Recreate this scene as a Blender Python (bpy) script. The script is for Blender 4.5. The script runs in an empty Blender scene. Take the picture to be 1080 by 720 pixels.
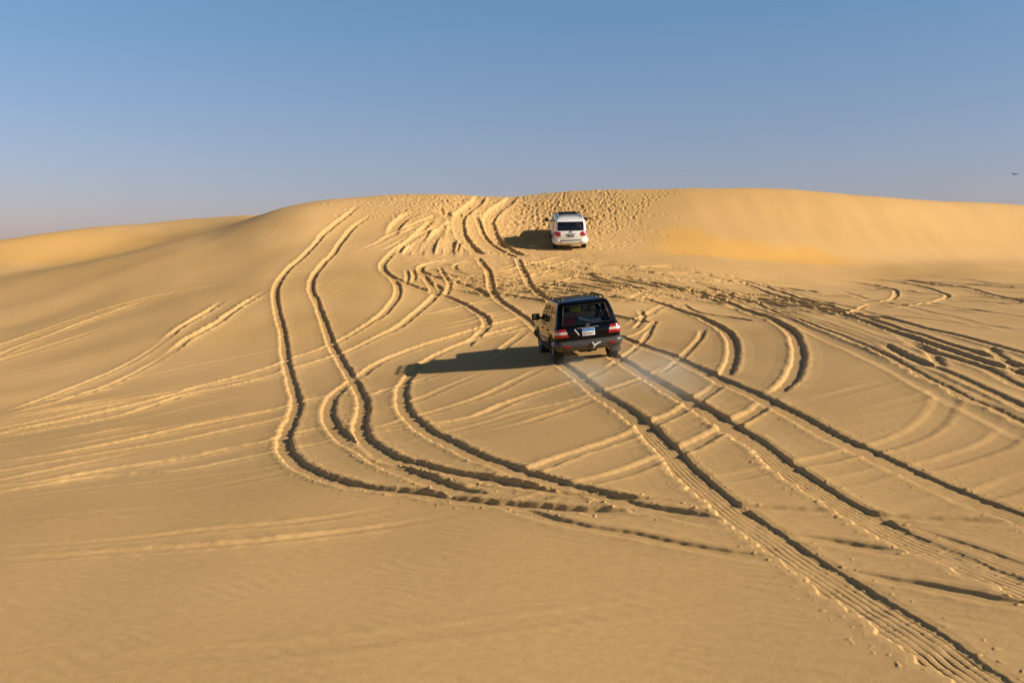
import bpy, bmesh, math, random
import numpy as np
from mathutils import Vector, Matrix, Euler

S = bpy.context.scene
C = S.collection
R = math.radians

# ------------------------------------------------------------------ camera, light, exposure
F_PX = 1100.0            # focal length for a 1080 pixel wide picture
HC = 2.45                # eye height above the near sand
PITCH = math.atan(70.0 / F_PX)
cam_data = bpy.data.cameras.new('camera')
cam_data.sensor_width = 36.0
cam_data.lens = 36.0 * F_PX / 1080.0
cam_data.clip_start = 0.1
cam_data.clip_end = 5000.0
cam = bpy.data.objects.new('camera', cam_data)
C.objects.link(cam)
cam.location = (0, 0, HC)
cam.rotation_euler = (R(90) - PITCH, 0, 0)
S.camera = cam

SUN_EL, SUN_AZ = 24.2, 106.0          # azimuth clockwise from +Y
sun_dir = Vector((math.sin(R(SUN_AZ)) * math.cos(R(SUN_EL)), math.cos(R(SUN_AZ)) * math.cos(R(SUN_EL)), math.sin(R(SUN_EL))))
sd = bpy.data.lights.new('sun', 'SUN')
sd.energy = 4.2
sd.angle = R(0.55)
sd.color = (1.0, 0.88, 0.72)
so = bpy.data.objects.new('sun', sd)
C.objects.link(so)
so.rotation_euler = (-sun_dir).to_track_quat('-Z', 'Y').to_euler()
so.location = (40, -20, 40)

W = bpy.data.worlds.new('World')
S.world = W
W.use_nodes = True
nt = W.node_tree
nt.nodes.clear()
w_out = nt.nodes.new('ShaderNodeOutputWorld')
w_bg = nt.nodes.new('ShaderNodeBackground')
w_sky = nt.nodes.new('ShaderNodeTexSky')
w_sky.sky_type = 'NISHITA'
w_sky.sun_disc = False
w_sky.sun_elevation = R(SUN_EL)
w_sky.sun_rotation = R(SUN_AZ)
w_sky.altitude = 0
w_sky.air_density = 1.0
w_sky.dust_density = 1.2
w_sky.ozone_density = 1.5
w_bg.inputs['Strength'].default_value = 0.10
# dusty desert air: the band near the horizon is greyer and dimmer than a clean sky
w_co = nt.nodes.new('ShaderNodeTexCoord')
w_sep = nt.nodes.new('ShaderNodeSeparateXYZ')
w_ramp = nt.nodes.new('ShaderNodeValToRGB')
w_ramp.color_ramp.elements[0].position = 0.0
w_ramp.color_ramp.elements[0].color = (0.73, 0.535, 0.655, 1)
w_ramp.color_ramp.elements[1].position = 0.31
w_ramp.color_ramp.elements[1].color = (0.48, 0.71, 0.83, 1)
e_ = w_ramp.color_ramp.elements.new(0.62)
e_.color = (0.15, 0.17, 0.21, 1)
w_mul = nt.nodes.new('ShaderNodeMix')
w_mul.data_type = 'RGBA'
w_mul.blend_type = 'MULTIPLY'
w_mul.inputs[0].default_value = 1.0
nt.links.new(w_co.outputs['Generated'], w_sep.inputs[0])
nt.links.new(w_sep.outputs['Z'], w_ramp.inputs[0])
nt.links.new(w_sky.outputs[0], w_mul.inputs[6])
nt.links.new(w_ramp.outputs[0], w_mul.inputs[7])
nt.links.new(w_mul.outputs[2], w_bg.inputs['Color'])
nt.links.new(w_bg.outputs[0], w_out.inputs['Surface'])

S.view_settings.view_transform = 'Standard'
S.view_settings.look = 'None'
S.view_settings.exposure = 0.66
S.view_settings.gamma = 1.0
S.view_settings.use_curve_mapping = False
S.cycles.max_bounces = 8
S.cycles.transparent_max_bounces = 12
S.cycles.volume_step_rate = 2.0

# ------------------------------------------------------------------ helpers
def smooth(e0, e1, x):
    t = np.clip((x - e0) / (e1 - e0), 0, 1)
    return t * t * (3 - 2 * t)

_rng = np.random.RandomState(11)
_PERM = _rng.permutation(4096)
_GX = np.cos(_rng.rand(4096) * 2 * np.pi)
_GY = np.sin(np.arccos(_GX)) * np.sign(_rng.rand(4096) - .5)

def noise2(x, y):
    """gradient noise, about -0.7..0.7"""
    xi = np.floor(x).astype(np.int64); yi = np.floor(y).astype(np.int64)
    xf = x - xi; yf = y - yi
    u = xf * xf * xf * (xf * (xf * 6 - 15) + 10); v = yf * yf * yf * (yf * (yf * 6 - 15) + 10)
    def g(ix, iy, dx, dy):
        h = _PERM[(_PERM[ix & 4095] + iy) & 4095]
        return _GX[h] * dx + _GY[h] * dy
    a = g(xi, yi, xf, yf); b = g(xi + 1, yi, xf - 1, yf)
    c = g(xi, yi + 1, xf, yf - 1); d = g(xi + 1, yi + 1, xf - 1, yf - 1)
    return (a + (b - a) * u) + ((c + (d - c) * u) - (a + (b - a) * u)) * v

def noise1(s, seed):
    return noise2(s, np.zeros_like(s) + seed * 7.31 + .5)

def pchip(xk, yk, x):
    h = np.diff(xk); dl = np.diff(yk) / h
    d = np.zeros_like(yk)
    for i in range(1, len(xk) - 1):
        if dl[i - 1] * dl[i] > 0:
            w1 = 2 * h[i] + h[i - 1]; w2 = h[i] + 2 * h[i - 1]
            d[i] = (w1 + w2) / (w1 / dl[i - 1] + w2 / dl[i])
    d[0] = dl[0]; d[-1] = dl[-1]
    j = np.clip(np.searchsorted(xk, x) - 1, 0, len(xk) - 2)
    t = (x - xk[j]) / h[j]
    t = np.clip(t, 0, 1)
    return ((1 + 2 * t) * (1 - t) ** 2 * yk[j] + t * (1 - t) ** 2 * h[j] * d[j]
            + t * t * (3 - 2 * t) * yk[j + 1] + t * t * (t - 1) * h[j] * d[j + 1])

def ray(u, v):
    """world direction, through a point of the 1080x720 photograph, with unit forward (Y) part"""
    rx = (np.asarray(u, float) - 540) / F_PX; uy = (360 - np.asarray(v, float)) / F_PX
    k = math.cos(PITCH) + uy * math.sin(PITCH)
    return rx / k, (-math.sin(PITCH) + uy * math.cos(PITCH)) / k

def tag(o, label=None, cat=None, group=None, kind=None):
    if label: o['label'] = label
    if cat: o['category'] = cat
    if group: o['group'] = group
    if kind: o['kind'] = kind
    return o

def nodes_of(m):
    m.use_nodes = True
    return m.node_tree, m.node_tree.nodes['Principled BSDF']
# ------------------------------------------------------------------ the dunes: one sheet of sand
def plane_z(x):
    return 0.118 * 14.0 * np.tanh((x - 2.0) / 14.0)

U = np.array([-300, -150, 0, 75, 150, 233, 283, 330, 400, 470, 540, 600, 660, 720, 800, 900, 1000, 1080, 1250, 1450], float)
def lay(us, vs):
    return np.interp(U, us, vs)
D_py = lay([-300, 0, 150, 300, 400, 500, 600, 720, 800, 900, 1080, 1450], [368, 346, 320, 297, 281, 273, 269, 269, 274, 279, 276, 290])
D_Y = lay([-300, 0, 150, 300, 400, 500, 600, 660, 720, 900, 1080, 1450], [46, 46, 48, 50, 53, 56, 58.5, 59.2, 60, 62.5, 66, 70])
E_py = lay([-300, -150, 0, 100, 167, 233, 283, 320, 360, 400, 440, 480, 520, 560, 600, 650, 700, 760, 830, 900, 960, 1020, 1080, 1250, 1450],
           [335, 314, 296, 277, 260, 243, 223, 214, 209, 206, 204, 205, 209, 207, 203, 200, 198, 198, 200, 205, 209, 213, 217, 229, 250])
E_Y = lay([-300, 0, 150, 283, 400, 540, 620, 720, 900, 1080, 1450], [56, 58, 61, 67, 71, 73, 72, 70.5, 71.5, 75, 80])
K_foot = lay([-300, 460, 560, 650, 830, 1450], [.38, .36, .22, .22, .36, .36])
V_py = np.where(U <= 233, E_py - 2, np.where(U <= 283, E_py + 4, E_py + 30))
V_Y = lay([-300, 0, 283, 400, 1450], [61, 67, 82, 86, 92])
F_py = lay([-300, -150, 0, 60, 110, 207, 260, 300, 340, 400, 540, 1450], [292, 274, 253, 243, 237, 233, 228, 226, 232, 250, 280, 300])
F_Y = lay([-300, 0, 100, 283, 400, 1450], [68, 78, 88, 108, 112, 112])
kn_a, kn_Y, kn_z = [], [], []
for py, Y in ((D_py, D_Y), (E_py, E_Y), (V_py, V_Y), (F_py, F_Y)):
    rx, rz = ray(U, py)
    kn_a.append(rx); kn_Y.append(Y); kn_z.append(HC + rz * Y)

def column_height(th, r):
    """height of the bare dune along one bearing th at distances r"""
    tc = max(-R(48), min(R(48), th))
    a = math.tan(tc); Y = r * math.cos(tc)
    ky = [np.interp(a, kn_a[i], kn_Y[i]) for i in range(4)]
    kz = [np.interp(a, kn_a[i], kn_z[i]) for i in range(4)]
    pl = [0, 6, 12, 18, 24, 29]
    if ky[0] < 40: ky[0] = 40
    kf = np.interp(a, kn_a[0], K_foot)
    ky.insert(1, ky[0] + .38 * (ky[1] - ky[0])); kz.insert(1, kz[0] + kf * (kz[1] - kz[0]))
    xs = np.array(pl + ky + [ky[-1] + 25, 400.0, 1500.0])
    zs = np.array([plane_z(a * p) * q for p, q in zip(pl, (.5, .5, .62, .88, 1., 1.))] + kz + [kz[-1] - 4, -6.0, -8.0])
    # a point half way up keeps the slip face straight and firm at its foot
    z = pchip(xs, zs, Y)
    w = 1 - smooth(R(48), R(120), np.array([abs(th)]))[0]
    return z * w

# bearings: fine in front, coarse round the back
NF = 1460
front = np.linspace(-R(31.5), R(31.5), NF)
back = np.linspace(R(31.5), 2 * math.pi - R(31.5), 150)[1:-1]
TH = np.concatenate([front, back])
rs = [0.6]
while rs[-1] < 2000:
    r = rs[-1]
    if r < 4.6: dr = 0.25
    elif r < 46: dr = min(0.075, max(0.011, r * r / (2.3 * 1100) * 0.5))
    elif r < 74: dr = 0.085
    elif r < 112: dr = 0.35
    else: dr = r * 0.06
    rs.append(r + dr)
RR = np.array(rs)
NT, NR = len(TH), len(RR)
Z0 = np.empty((NT, NR))
for i, th in enumerate(TH):
    Z0[i] = column_height(th if th <= math.pi else th - 2 * math.pi, RR)
# smooth across bearings so that the control columns leave no creases
def blur(zf, n):
    k = np.hanning(n); k /= k.sum()
    pad = np.pad(zf, ((n // 2, n // 2), (0, 0)), mode='edge')
    cs = np.zeros_like(zf)
    for i in range(n):
        cs += k[i] * pad[i:i + zf.shape[0]]
    return cs
Z0[:NF] = blur(Z0[:NF], 111)
X = np.sin(TH)[:, None] * RR[None, :]
Y = np.cos(TH)[:, None] * RR[None, :]
fw = smooth(3.0, 6.0, RR)[None, :]
Z0 += fw * (0.10 * noise2(X / 7.0, Y / 9.0) + 0.035 * noise2(X / 2.2 + 5, Y / 3.1))
far_w = smooth(30, 46, RR)[None, :]
lw = (1 - smooth(-13, -5, X)) * smooth(20, 30, RR)[None, :] * (1 - smooth(60, 75, RR))[None, :]
Z0 += lw * 0.16 * noise2((X * .5 + Y * .86) / 11.0 + 2.2, (X * .86 - Y * .5) / 3.6 + .4)
Z0 += far_w * 0.22 * noise2(X / 9.0 + 3.3, Y / 7.0 + 1.7)

def base_z(x, y):
    x = np.asarray(x, float); y = np.asarray(y, float)
    th = np.arctan2(x, y); r = np.hypot(x, y)
    fi = np.clip((th - front[0]) / (front[1] - front[0]), 0, NF - 1.001)
    i = fi.astype(int); fi = fi - i
    j = np.clip(np.searchsorted(RR, r) - 1, 0, NR - 2)
    fj = np.clip((r - RR[j]) / (RR[j + 1] - RR[j]), 0, 1)
    return ((Z0[i, j] * (1 - fi) + Z0[i + 1, j] * fi) * (1 - fj) + (Z0[i, j + 1] * (1 - fi) + Z0[i + 1, j + 1] * fi) * fj)

def at(u, v, ymin=4.0):
    """point of the sand seen at (u, v) in the photograph"""
    rx, rz = ray(u, v)
    ys = np.arange(ymin, 78.0, 0.04)
    gap = (HC + rz * ys) - base_z(rx * ys, ys)
    k = np.argmax(gap < 0) if (gap < 0).any() else int(np.argmin(gap[ys > 50])) + int((ys <= 50).sum())
    y = ys[k]
    return np.array([rx * y, y])

# where the two cars stand
def car_pose(u, v, yaw, ahead):
    p = at(u, v)
    f = np.array([math.sin(-yaw), math.cos(-yaw)])
    return p, f, p + f * ahead
BLACK_YAW, WHITE_YAW = R(6.0), R(1.6)
b_rear, b_fwd, b_mid = car_pose(617.5, 377.8, BLACK_YAW, 1.42)
w_rear, w_fwd, w_mid = car_pose(600.5, 261.5, WHITE_YAW, 1.52)
# ------------------------------------------------------------------ tyre tracks pressed into the sand
# each: kind, points in the photograph's own coordinates (turned into places on the sand by at())
TR = []
def T(kind, *pts):
    if pts[0][0] == 0:      # runs on beyond the left edge of the photograph
        (u0, v0), (u1, v1) = pts[0], pts[1]
        pts = ((-110, v0 - 110 * (v1 - v0) / (u1 - u0)),) + pts
    TR.append((kind, pts))
# faint old ruts on the left flank
T('soft', (0,364),(50,347),(87,334),(125,322),(167,312),(225,301),(260,294))
T('soft', (0,375),(50,355),(100,336),(162,315))
T('faint', (0,381),(62,362),(120,343))
T('faint', (250,293),(283,290),(317,287),(343,285),(400,284))
T('faint', (200,303),(307,291),(350,289),(397,290))
T('soft', (0,488),(56,480),(139,464),(222,446),(300,430),(323,423),(343,419),(393,417),(410,411),(442,402),(469,392))
T('soft', (0,498),(111,478),(194,464),(250,452),(292,443),(323,436),(370,432),(410,431),(435,424),(475,407),(515,391))
T('soft', (0,514),(42,509),(125,494),(181,487),(250,472),(278,467),(317,457),(340,452),(397,451),(443,439),(470,431),(508,419),(542,403),(577,386))
T('soft', (0,520),(111,503),(194,496),(272,481),(320,472),(343,467),(400,457),(458,448),(500,440),(542,423),(580,411),(604,404),(622,398),(642,387))
T('faint', (0,527),(83,517),(194,506),(289,494),(330,486),(372,478))
T('faint', (0,548),(120,541),(240,530))
T('soft', (400,476),(472,457),(517,445),(550,435),(592,426),(621,419),(642,412),(662,405),(697,392),(709,382))
T('soft', (480,462),(550,447),(580,438),(621,424),(650,415))
T('faint', (0,470),(120,447),(250,420),(300,412))
T('faint', (40,447),(170,424),(260,408))
T('line', (0,592),(56,588),(117,583),(222,576),(300,569),(400,557),(456,548),(493,540))
T('soft', (440,551),(456,548),(493,540),(542,531),(578,523),(609,512),(640,504),(664,497),(693,486),(720,475),(740,465),(757,457),(782,443),(803,430),(817,415))
T('line', (0,579),(111,571),(217,560),(300,553),(400,538),(433,531))
T('soft', (410,536),(433,531),(470,523),(496,517),(533,505),(560,497),(600,481),(636,470),(668,458),(690,447),(720,433),(740,419),(757,407),(765,398))
T('mid', (817,416),(834,400),(842,382),(841,364),(832,348),(816,338),(798,331),(782,326),(765,319),(743,312),(715,305),(690,300))
T('mid', (765,398),(772,380),(773,363),(767,352),(753,342),(733,333),(710,325),(688,318),(668,312))
T('thin', (600,362),(660,356),(690,340),(687,345),(680,358),(664,372),(640,388))
T('thin', (742,347),(738,357),(728,368),(715,381),(697,395))
T('soft', (657,347),(676,336),(693,326),(712,318))
T('soft', (650,322),(664,316),(678,310),(690,306))
T('soft', (673,322),(684,316),(695,310))
T('thin', (673,326),(678,332),(676,340),(668,348))
T('thin', (718,320),(730,327),(748,332),(772,335),(795,339))
# old curved ruts under the fresh ones on the right
T('faint', (653,519),(709,512),(753,507),(811,496),(852,488),(893,480),(914,476),(943,468),(971,455),(992,435),(997,419),(985,404))
T('faint', (780,521),(838,514),(886,509),(932,498),(974,493),(1021,480),(1049,470),(1069,454),(1078,440))
T('faint', (893,546),(956,538),(1003,529),(1039,523),(1080,507),(1120,492))
T('thin', (700,534),(800,537),(886,542),(956,548),(1042,551),(1110,556))
T('faint', (780,552),(830,553),(920,557),(1000,563),(1080,566))
T('rut', (736,547),(767,556),(790,560))
T('rut', (806,562),(830,566),(862,570),(896,576),(940,583),(991,591))
T('rut', (522,533),(542,538),(573,546),(609,555),(664,564),(700,571),(753,581),(812,591),(835,594))
T('rut', (862,598),(893,604),(929,612),(973,619),(1018,627),(1051,634),(1080,639),(1150,651),(1220,664))
T('hint', (0,703),(150,695),(300,686),(430,672),(560,655),(700,637),(820,620))
T('hint', (0,640),(110,634),(230,627))
# far right
T('thin', (878,295),(909,299),(935,304),(945,308),(940,316),(917,321),(899,329),(880,333))
T('thin', (900,293),(930,296),(956,299),(987,307),(999,312),(987,318),(956,324),(925,328))
T('thin', (951,294),(995,300),(1021,304),(1080,316),(1150,330))
T('thin', (858,290),(950,296),(1040,311),(1110,325))
T('faint', (820,307),(862,311),(905,314),(930,316))
T('faint', (900,318),(990,324),(1080,333))
T('faint', (880,306),(960,325),(1080,352))
T('thin', (922,332),(982,348),(1021,357),(1060,368),(1080,373),(1150,390))
T('thin', (940,352),(955,357),(977,369),(987,380),(995,390))
T('thin', (1040,365),(1052,374),(1064,383),(1078,398))
T('rut', (697,281),(740,289),(782,299),(815,311),(847,321),(891,333),(930,346),(969,359),(1008,372),(1047,385),(1080,395),(1150,418))
T('thin', (955,362),(987,373),(1034,387),(1060,400),(1080,409),(1130,424))
T('thin', (930,362),(960,378),(1008,397),(1034,409),(1080,431),(1140,455))
T('rut', (640,281),(665,284),(707,292),(733,298),(757,307),(778,316),(800,322),(834,334),(865,346),(904,361),(938,377),(969,394),(997,408),(1021,421),(1047,431),(1080,447),(1150,475))
T('thin', (650,290),(700,303),(742,315),(775,325),(820,340))
# crest and steep face, left of the white car
T('wide', (412,250),(418,238),(428,229),(445,224))
T('soft', (373,267),(393,259),(410,251),(430,244),(447,236),(463,228))
T('soft', (393,268),(412,261),(428,252),(441,244),(456,238))
T('wide', (439,272),(441,258),(447,246),(455,238))
T('wide', (450,270),(454,257),(463,246),(476,238))
T('wide', (472,272),(474,258),(478,246),(477,232),(463,223),(452,219))
T('mid', (400,254),(425,242),(447,233),(463,227))
T('mid', (457,231),(441,246),(426,258),(411,270),(403,281),(411,291),(433,301),(455,309),(475,315),(493,323),(508,333),(514,343),(508,351),(500,358),(490,367))
T('mid', (483,274),(463,276),(447,280),(444,286),(458,292),(483,299),(503,306),(515,313))
T('thin', (500,274),(480,280),(483,285),(500,288),(520,292),(560,297))
T('mid', (410,291),(419,301),(419,312),(410,325),(400,335),(392,340))
T('pair', (404,331),(392,340),(367,355),(354,362),(338,369),(310,378),(292,385),(250,398),(215,407),(175,419),(100,437),(0,456))
T('mid', (455,298),(463,305),(457,314),(442,328),(422,344),(400,355))
T('pair', (412,349),(400,355),(362,373),(343,379),(313,388),(290,396),(250,406),(200,416),(125,439),(0,462))
T('mid', (445,290),(452,298),(456,305),(455,312))
T('thin', (428,284),(430,292),(428,300))
T('thin', (434,284),(437,291),(436,299))
T('thin', (463,281),(468,290),(474,300),(472,309),(468,314))
T('mid', (428,270),(433,260),(440,250),(452,243),(466,238))
T('mid', (418,268),(428,258),(442,247),(458,240))
T('mid', (462,270),(465,258),(470,248),(481,240))
T('thin', (481,268),(484,258),(488,250))
T('mid', (466,239),(477,234),(487,226),(497,218))
T('thin', (470,285),(490,289),(520,296),(548,300),(575,303))
T('thin', (450,283),(480,292),(505,299),(540,309),(560,312))
T('thin', (530,278),(560,283),(600,287),(650,292))
T('mid', (500,226),(506,239),(513,253),(527,264),(545,272))
T('wide', (508,203),(503,213),(493,221),(485,228),(484,239),(488,251),(497,262),(508,270))
T('wide', (543,203),(536,213),(522,223),(516,232),(518,244),(525,255),(537,264),(552,271))
T('mid', (503,271),(509,279),(515,287),(517,297),(519,307),(524,315),(538,325),(556,338),(578,356))
T('mid', (545,272),(550,283),(555,293),(560,303),(571,312),(592,325),(612,338))
T('soft', (558,345),(550,353),(530,368),(515,378))
# short twin rut on the left flank
T('rutL', (285,304),(273,312),(258,321),(243,331),(232,339),(217,348),(200,357),(172,377))
T('line', (186,367),(172,377),(140,395),(95,414),(50,427),(0,440))
T('rutL', (240,314),(222,327),(200,340),(170,362))
T('line', (185,351),(170,362),(125,389),(88,405),(38,424),(0,435))
# big bends
T('band', (556,334),(520,343),(507,346),(467,358),(433,369),(400,383),(379,397),(363,408),(352,418),(346,432),(350,448),(363,463),(383,475),(405,488),(425,497),(444,504),(467,513),(493,521),(514,528))
T('band', (557,342),(517,353),(483,365),(460,375),(442,387),(431,398),(425,408),(424,422),(428,435),(442,449),(460,461),(483,472),(506,483),(530,491),(551,500),(589,511),(622,519),(650,527),(676,535),(709,541),(736,547),(767,556))
T('deep', (380,215),(366,227),(353,237),(340,248),(330,260),(318,272),(306,282),(297,293),(291,305),(291,320),(294,335),(298,350),(302,383),(311,416),(312,433),(304,450),(299,466),(303,480),(317,492),(345,504),(385,515),(445,521),(467,525),(507,530),(542,533),(575,536),(635,540),(690,543),(740,548))
T('deep', (394,226),(379,235),(369,244),(360,255),(352,267),(341,278),(332,290),(328,304),(333,317),(339,333),(345,350),(352,367),(361,383),(371,400),(380,416),(383,433),(380,450),(384,463),(397,473),(413,483),(445,491),(467,497),(500,503),(530,509),(569,516),(600,521),(640,524),(664,527),(709,530),(740,531))
# long track right of the black car
T('trail', (646,352),(658,357),(670,362),(695,371),(715,379),(740,391),(763,403),(790,414),(815,427),(839,439),(878,461),(917,479),(956,498),(995,516),(1034,532),(1080,549),(1150,575),(1220,600))
# the black car's own fresh tracks
T('fresh2', (935,552),(965,562),(991,571),(1018,580),(1051,592),(1085,603),(1150,626))
T('fresh', (640,372),(652,379),(670,390),(690,402),(707,412),(730,426),(753,440),(773,453),(790,464),(807,476),(826,492),(852,510),(883,531),(912,547),(940,563),(973,578),(1007,591),(1040,605),(1080,621),(1150,650),(1250,690))
T('fresh', (585,377),(596,387),(612,399),(630,414),(648,426),(664,437),(680,450),(693,464),(707,478),(716,490),(738,511),(762,532),(787,551),(809,566),(838,587),(871,609),(905,631),(938,653),(972,676),(1006,700),(1040,724),(1075,750),(1120,785))

#          half-width depth wall berm jag  rough tread  life
PROF = {
 'faint': (0.09, 0.013, 0.11, 0.013, 0.03, 0.3, 0, 0.5),
 'hint':  (0.05, 0.005, 0.10, 0.006, 0.03, 0.3, 0, 0.4),
 'line':  (0.04, 0.022, 0.06, 0.024, 0.03, 0.4, 0, 0.5),
 'pair':  (0.06, 0.034, 0.06, 0.026, 0.04, 0.5, 0, 0.6),
 'soft':  (0.08, 0.028, 0.08, 0.022, 0.04, 0.4, 0, 0.5),
 'streak':(0.09, 0.048, 0.06, 0.036, 0.03, 0.08, 0, 0.7),
 'thin':  (0.06, 0.029, 0.05, 0.018, 0.03, 0.35, 0, 0.7),
 'mid':   (0.12, 0.046, 0.05, 0.024, 0.04, 0.6, 0, 0.8),
 'wide':  (0.24, 0.075, 0.18, 0.035, 0.06, 0.5, 0, 0.9),
 'rut':   (0.065, 0.031, 0.04, 0.013, 0.04, 0.45, 0, 0.8),
 'rutL':  (0.09, 0.045, 0.08, 0.036, 0.06, 0.6, 0, 0.6),
 'band':  (0.13, 0.044, 0.045, 0.017, 0.05, 0.8, 0, 0.9),
 'deep':  (0.12, 0.047, 0.040, 0.016, 0.06, 0.9, 0, 0.95),
 'trail': (0.12, 0.032, 0.04, 0.010, 0.04, 0.6, 1, 0.9),
 'fresh2':(0.10, 0.020, 0.05, 0.008, 0.03, 0.4, 1, 0.9),
 'fresh': (0.145, 0.032, 0.035, 0.012, 0.045, 0.7, 2, 1.0),
}

def spline(P, step):
    P = np.asarray(P)
    Q = np.vstack([2 * P[0] - P[1], P, 2 * P[-1] - P[-2]])
    out = []
    for i in range(1, len(Q) - 2):
        p0, p1, p2, p3 = Q[i - 1:i + 3]
        L = np.linalg.norm(p2 - p1)
        if L < 1e-6: continue
        t1 = max(np.linalg.norm(p1 - p0), 1e-3) ** .5; t2 = t1 + L ** .5; t3 = t2 + max(np.linalg.norm(p3 - p2), 1e-3) ** .5
        n = max(2, int(L / step))
        t = np.linspace(t1, t2, n, endpoint=False)[:, None]
        A1 = (t1 - t) / t1 * p0 + t / t1 * p1
        A2 = (t2 - t) / (t2 - t1) * p1 + (t - t1) / (t2 - t1) * p2
        A3 = (t3 - t) / (t3 - t2) * p2 + (t - t2) / (t3 - t2) * p3
        B1 = (t2 - t) / t2 * A1 + t / t2 * A2
        B2 = (t3 - t) / (t3 - t1) * A2 + (t - t1) / (t3 - t1) * A3
        out.append((t2 - t) / (t2 - t1) * B1 + (t - t1) / (t2 - t1) * B2)
    out.append(P[-1:])
    return np.vstack(out)

H = np.zeros((NT, NR))
DTH = front[1] - front[0]
BD = np.full((NF, NR), 9.0, np.float32); BL = np.zeros((NF, NR), np.float32); BS = np.zeros((NF, NR), np.float32)

def window(x, y, m):
    r = math.hypot(x, y); th = math.atan2(x, y)
    i0 = int((th - m / r - front[0]) / DTH); i1 = int((th + m / r - front[0]) / DTH) + 2
    j0 = int(np.searchsorted(RR, r - m)) - 1; j1 = int(np.searchsorted(RR, r + m)) + 1
    return max(i0, 0), min(i1, NF), max(j0, 0), min(j1, NR)

def carve(kind, P, seed):
    hw, dep, wall, berm, jag, rough, tread, life = PROF[kind]
    m = hw + wall + 0.34
    seg = np.diff(P, axis=0); L = np.hypot(seg[:, 0], seg[:, 1]); ok = L > 1e-5
    s0 = np.concatenate([[0], np.cumsum(L)])
    total = s0[-1]
    I0, I1, J0, J1 = NF, 0, NR, 0
    for k in range(len(seg)):
        if not ok[k]: continue
        cx, cy = (P[k] + P[k + 1]) / 2
        i0, i1, j0, j1 = window(cx, cy, m + L[k] / 2)
        if i0 >= i1 or j0 >= j1: continue
        I0 = min(I0, i0); I1 = max(I1, i1); J0 = min(J0, j0); J1 = max(J1, j1)
        x = X[i0:i1, j0:j1] - P[k, 0]; y = Y[i0:i1, j0:j1] - P[k, 1]
        ux, uy = seg[k] / L[k]
        t = x * ux + y * uy; lat = x * uy - y * ux
        tc = np.clip(t, 0, L[k])
        d = np.hypot(t - tc, lat)
        b = BD[i0:i1, j0:j1]; sel = d < b
        b[sel] = d[sel]
        BL[i0:i1, j0:j1][sel] = (np.sign(lat) * d)[sel]
        BS[i0:i1, j0:j1][sel] = (s0[k] + tc)[sel]
    if I0 >= I1: return
    w = (slice(I0, I1), slice(J0, J1))
    sel = BD[w] < m
    d = BD[w][sel].astype(float); lat = BL[w][sel].astype(float); s = BS[w][sel].astype(float)
    x = X[:NF][w][sel]; y = Y[:NF][w][sel]
    BD[w] = 9.0
    side = np.sign(lat)
    wob = jag * (0.7 * noise1(s / 0.42, seed + 3.0 + side * .5) + 1.3 * noise1(s / 0.15, seed + 11.0 + side * .5) + 0.7 * noise1(s / 1.5, seed + 21. + side * .5))
    far = np.interp(y, [7, 14, 27, 60], [.80, .95, 1.0, 1.75])
    wob += rough * 0.022 * noise2(x / 0.11, y / 0.11)
    wob *= np.interp(y, [7, 12, 22], [.35, .55, 1.0]) if tread != 2 else 1.0
    if tread == 2: wob = np.where(side < 0, wob * .35, wob)
    if tread == 2: wob += (side > 0) * 0.05 * noise1(s / 0.27, seed + 5.)
    ev = 1.0 + 0.28 * noise1(s / 3.3, seed + 31.0)
    if tread: far = far * np.interp(y, [7, 11, 17], [.45, .8, 1.1])
    dep = dep * far; berm = berm * far
    ends = smooth(0, 0.9, s) * smooth(0, 0.9, total - s)
    if kind in ('wide', 'deep'):
        ends = smooth(0, 2.5, s) * smooth(0, 1.6, total - s)
    if kind in ('soft', 'faint', 'rutL', 'line', 'hint'):
        ends = smooth(0, 3.0, s) * smooth(0, 2.0, total - s) * (0.55 + 0.45 * np.clip(1.0 + 1.6 * noise1(s / 5.0, seed + 41.), 0, 1.6))
    de = d + wob
    inside = 1 - smooth(hw, hw + wall, de)
    floor = -dep * ev + 0.010 * rough * noise2(x / 0.19, y / 0.19)
    if tread:
        near = 1 - smooth(20.0, 30.0, y)
        if tread == 2:
            floor = floor + near * (-0.0085 * np.exp(-(np.sin(np.pi * lat / 0.058) / .38) ** 2) * np.clip(0.55 + 0.9 * noise1(s / 1.3, seed + 51.) + 0.5 * noise2(x / .3, y / .3), 0.05, 1.2))
            floor = floor + near * 0.003 * np.clip(noise1(s / .05, seed + 57.) * 3, -1, 1) * (np.abs(lat) > 0.06)
        else:
            floor = floor + near * (-0.005 * np.exp(-(np.sin(np.pi * lat / 0.06) / .4) ** 2) * np.clip(.5 + noise1(s / 1.7, seed + 51.), 0, 1))
    c = hw + wall * 0.9 + 0.05
    bw = 0.075 + 0.03 * noise1(s / 0.5, seed + 61. + side)
    be = np.exp(-((de - c) / bw) ** 2) + 0.35 * np.exp(-((de - c - .1) / 0.16) ** 2) * (de > c)
    lump = np.clip(0.75 + (0.3 + 0.6 * rough) * noise1(s / 0.3, seed + 71. + side * .5) + 0.35 * rough * noise2(x / 0.13, y / 0.13), 0.05, 2.0)
    clod = 0.022 * min(1, rough) * (rough >= .55) * smooth(.36, .56, noise2(x / 0.075, y / 0.075)) * np.exp(-((de - c) / 0.17) ** 2) * (1 - smooth(26, 36, y)) * np.interp(y, [7, 14], [.6, 1.])
    h = H[:NF][w]
    old = h[sel]
    keep = inside * life * ends
    old = old * (1 - keep) + floor * keep
    old = old + berm * be * lump * ends * (1 - inside * .8) + clod * ends * (1 - inside)
    h[sel] = old

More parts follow.
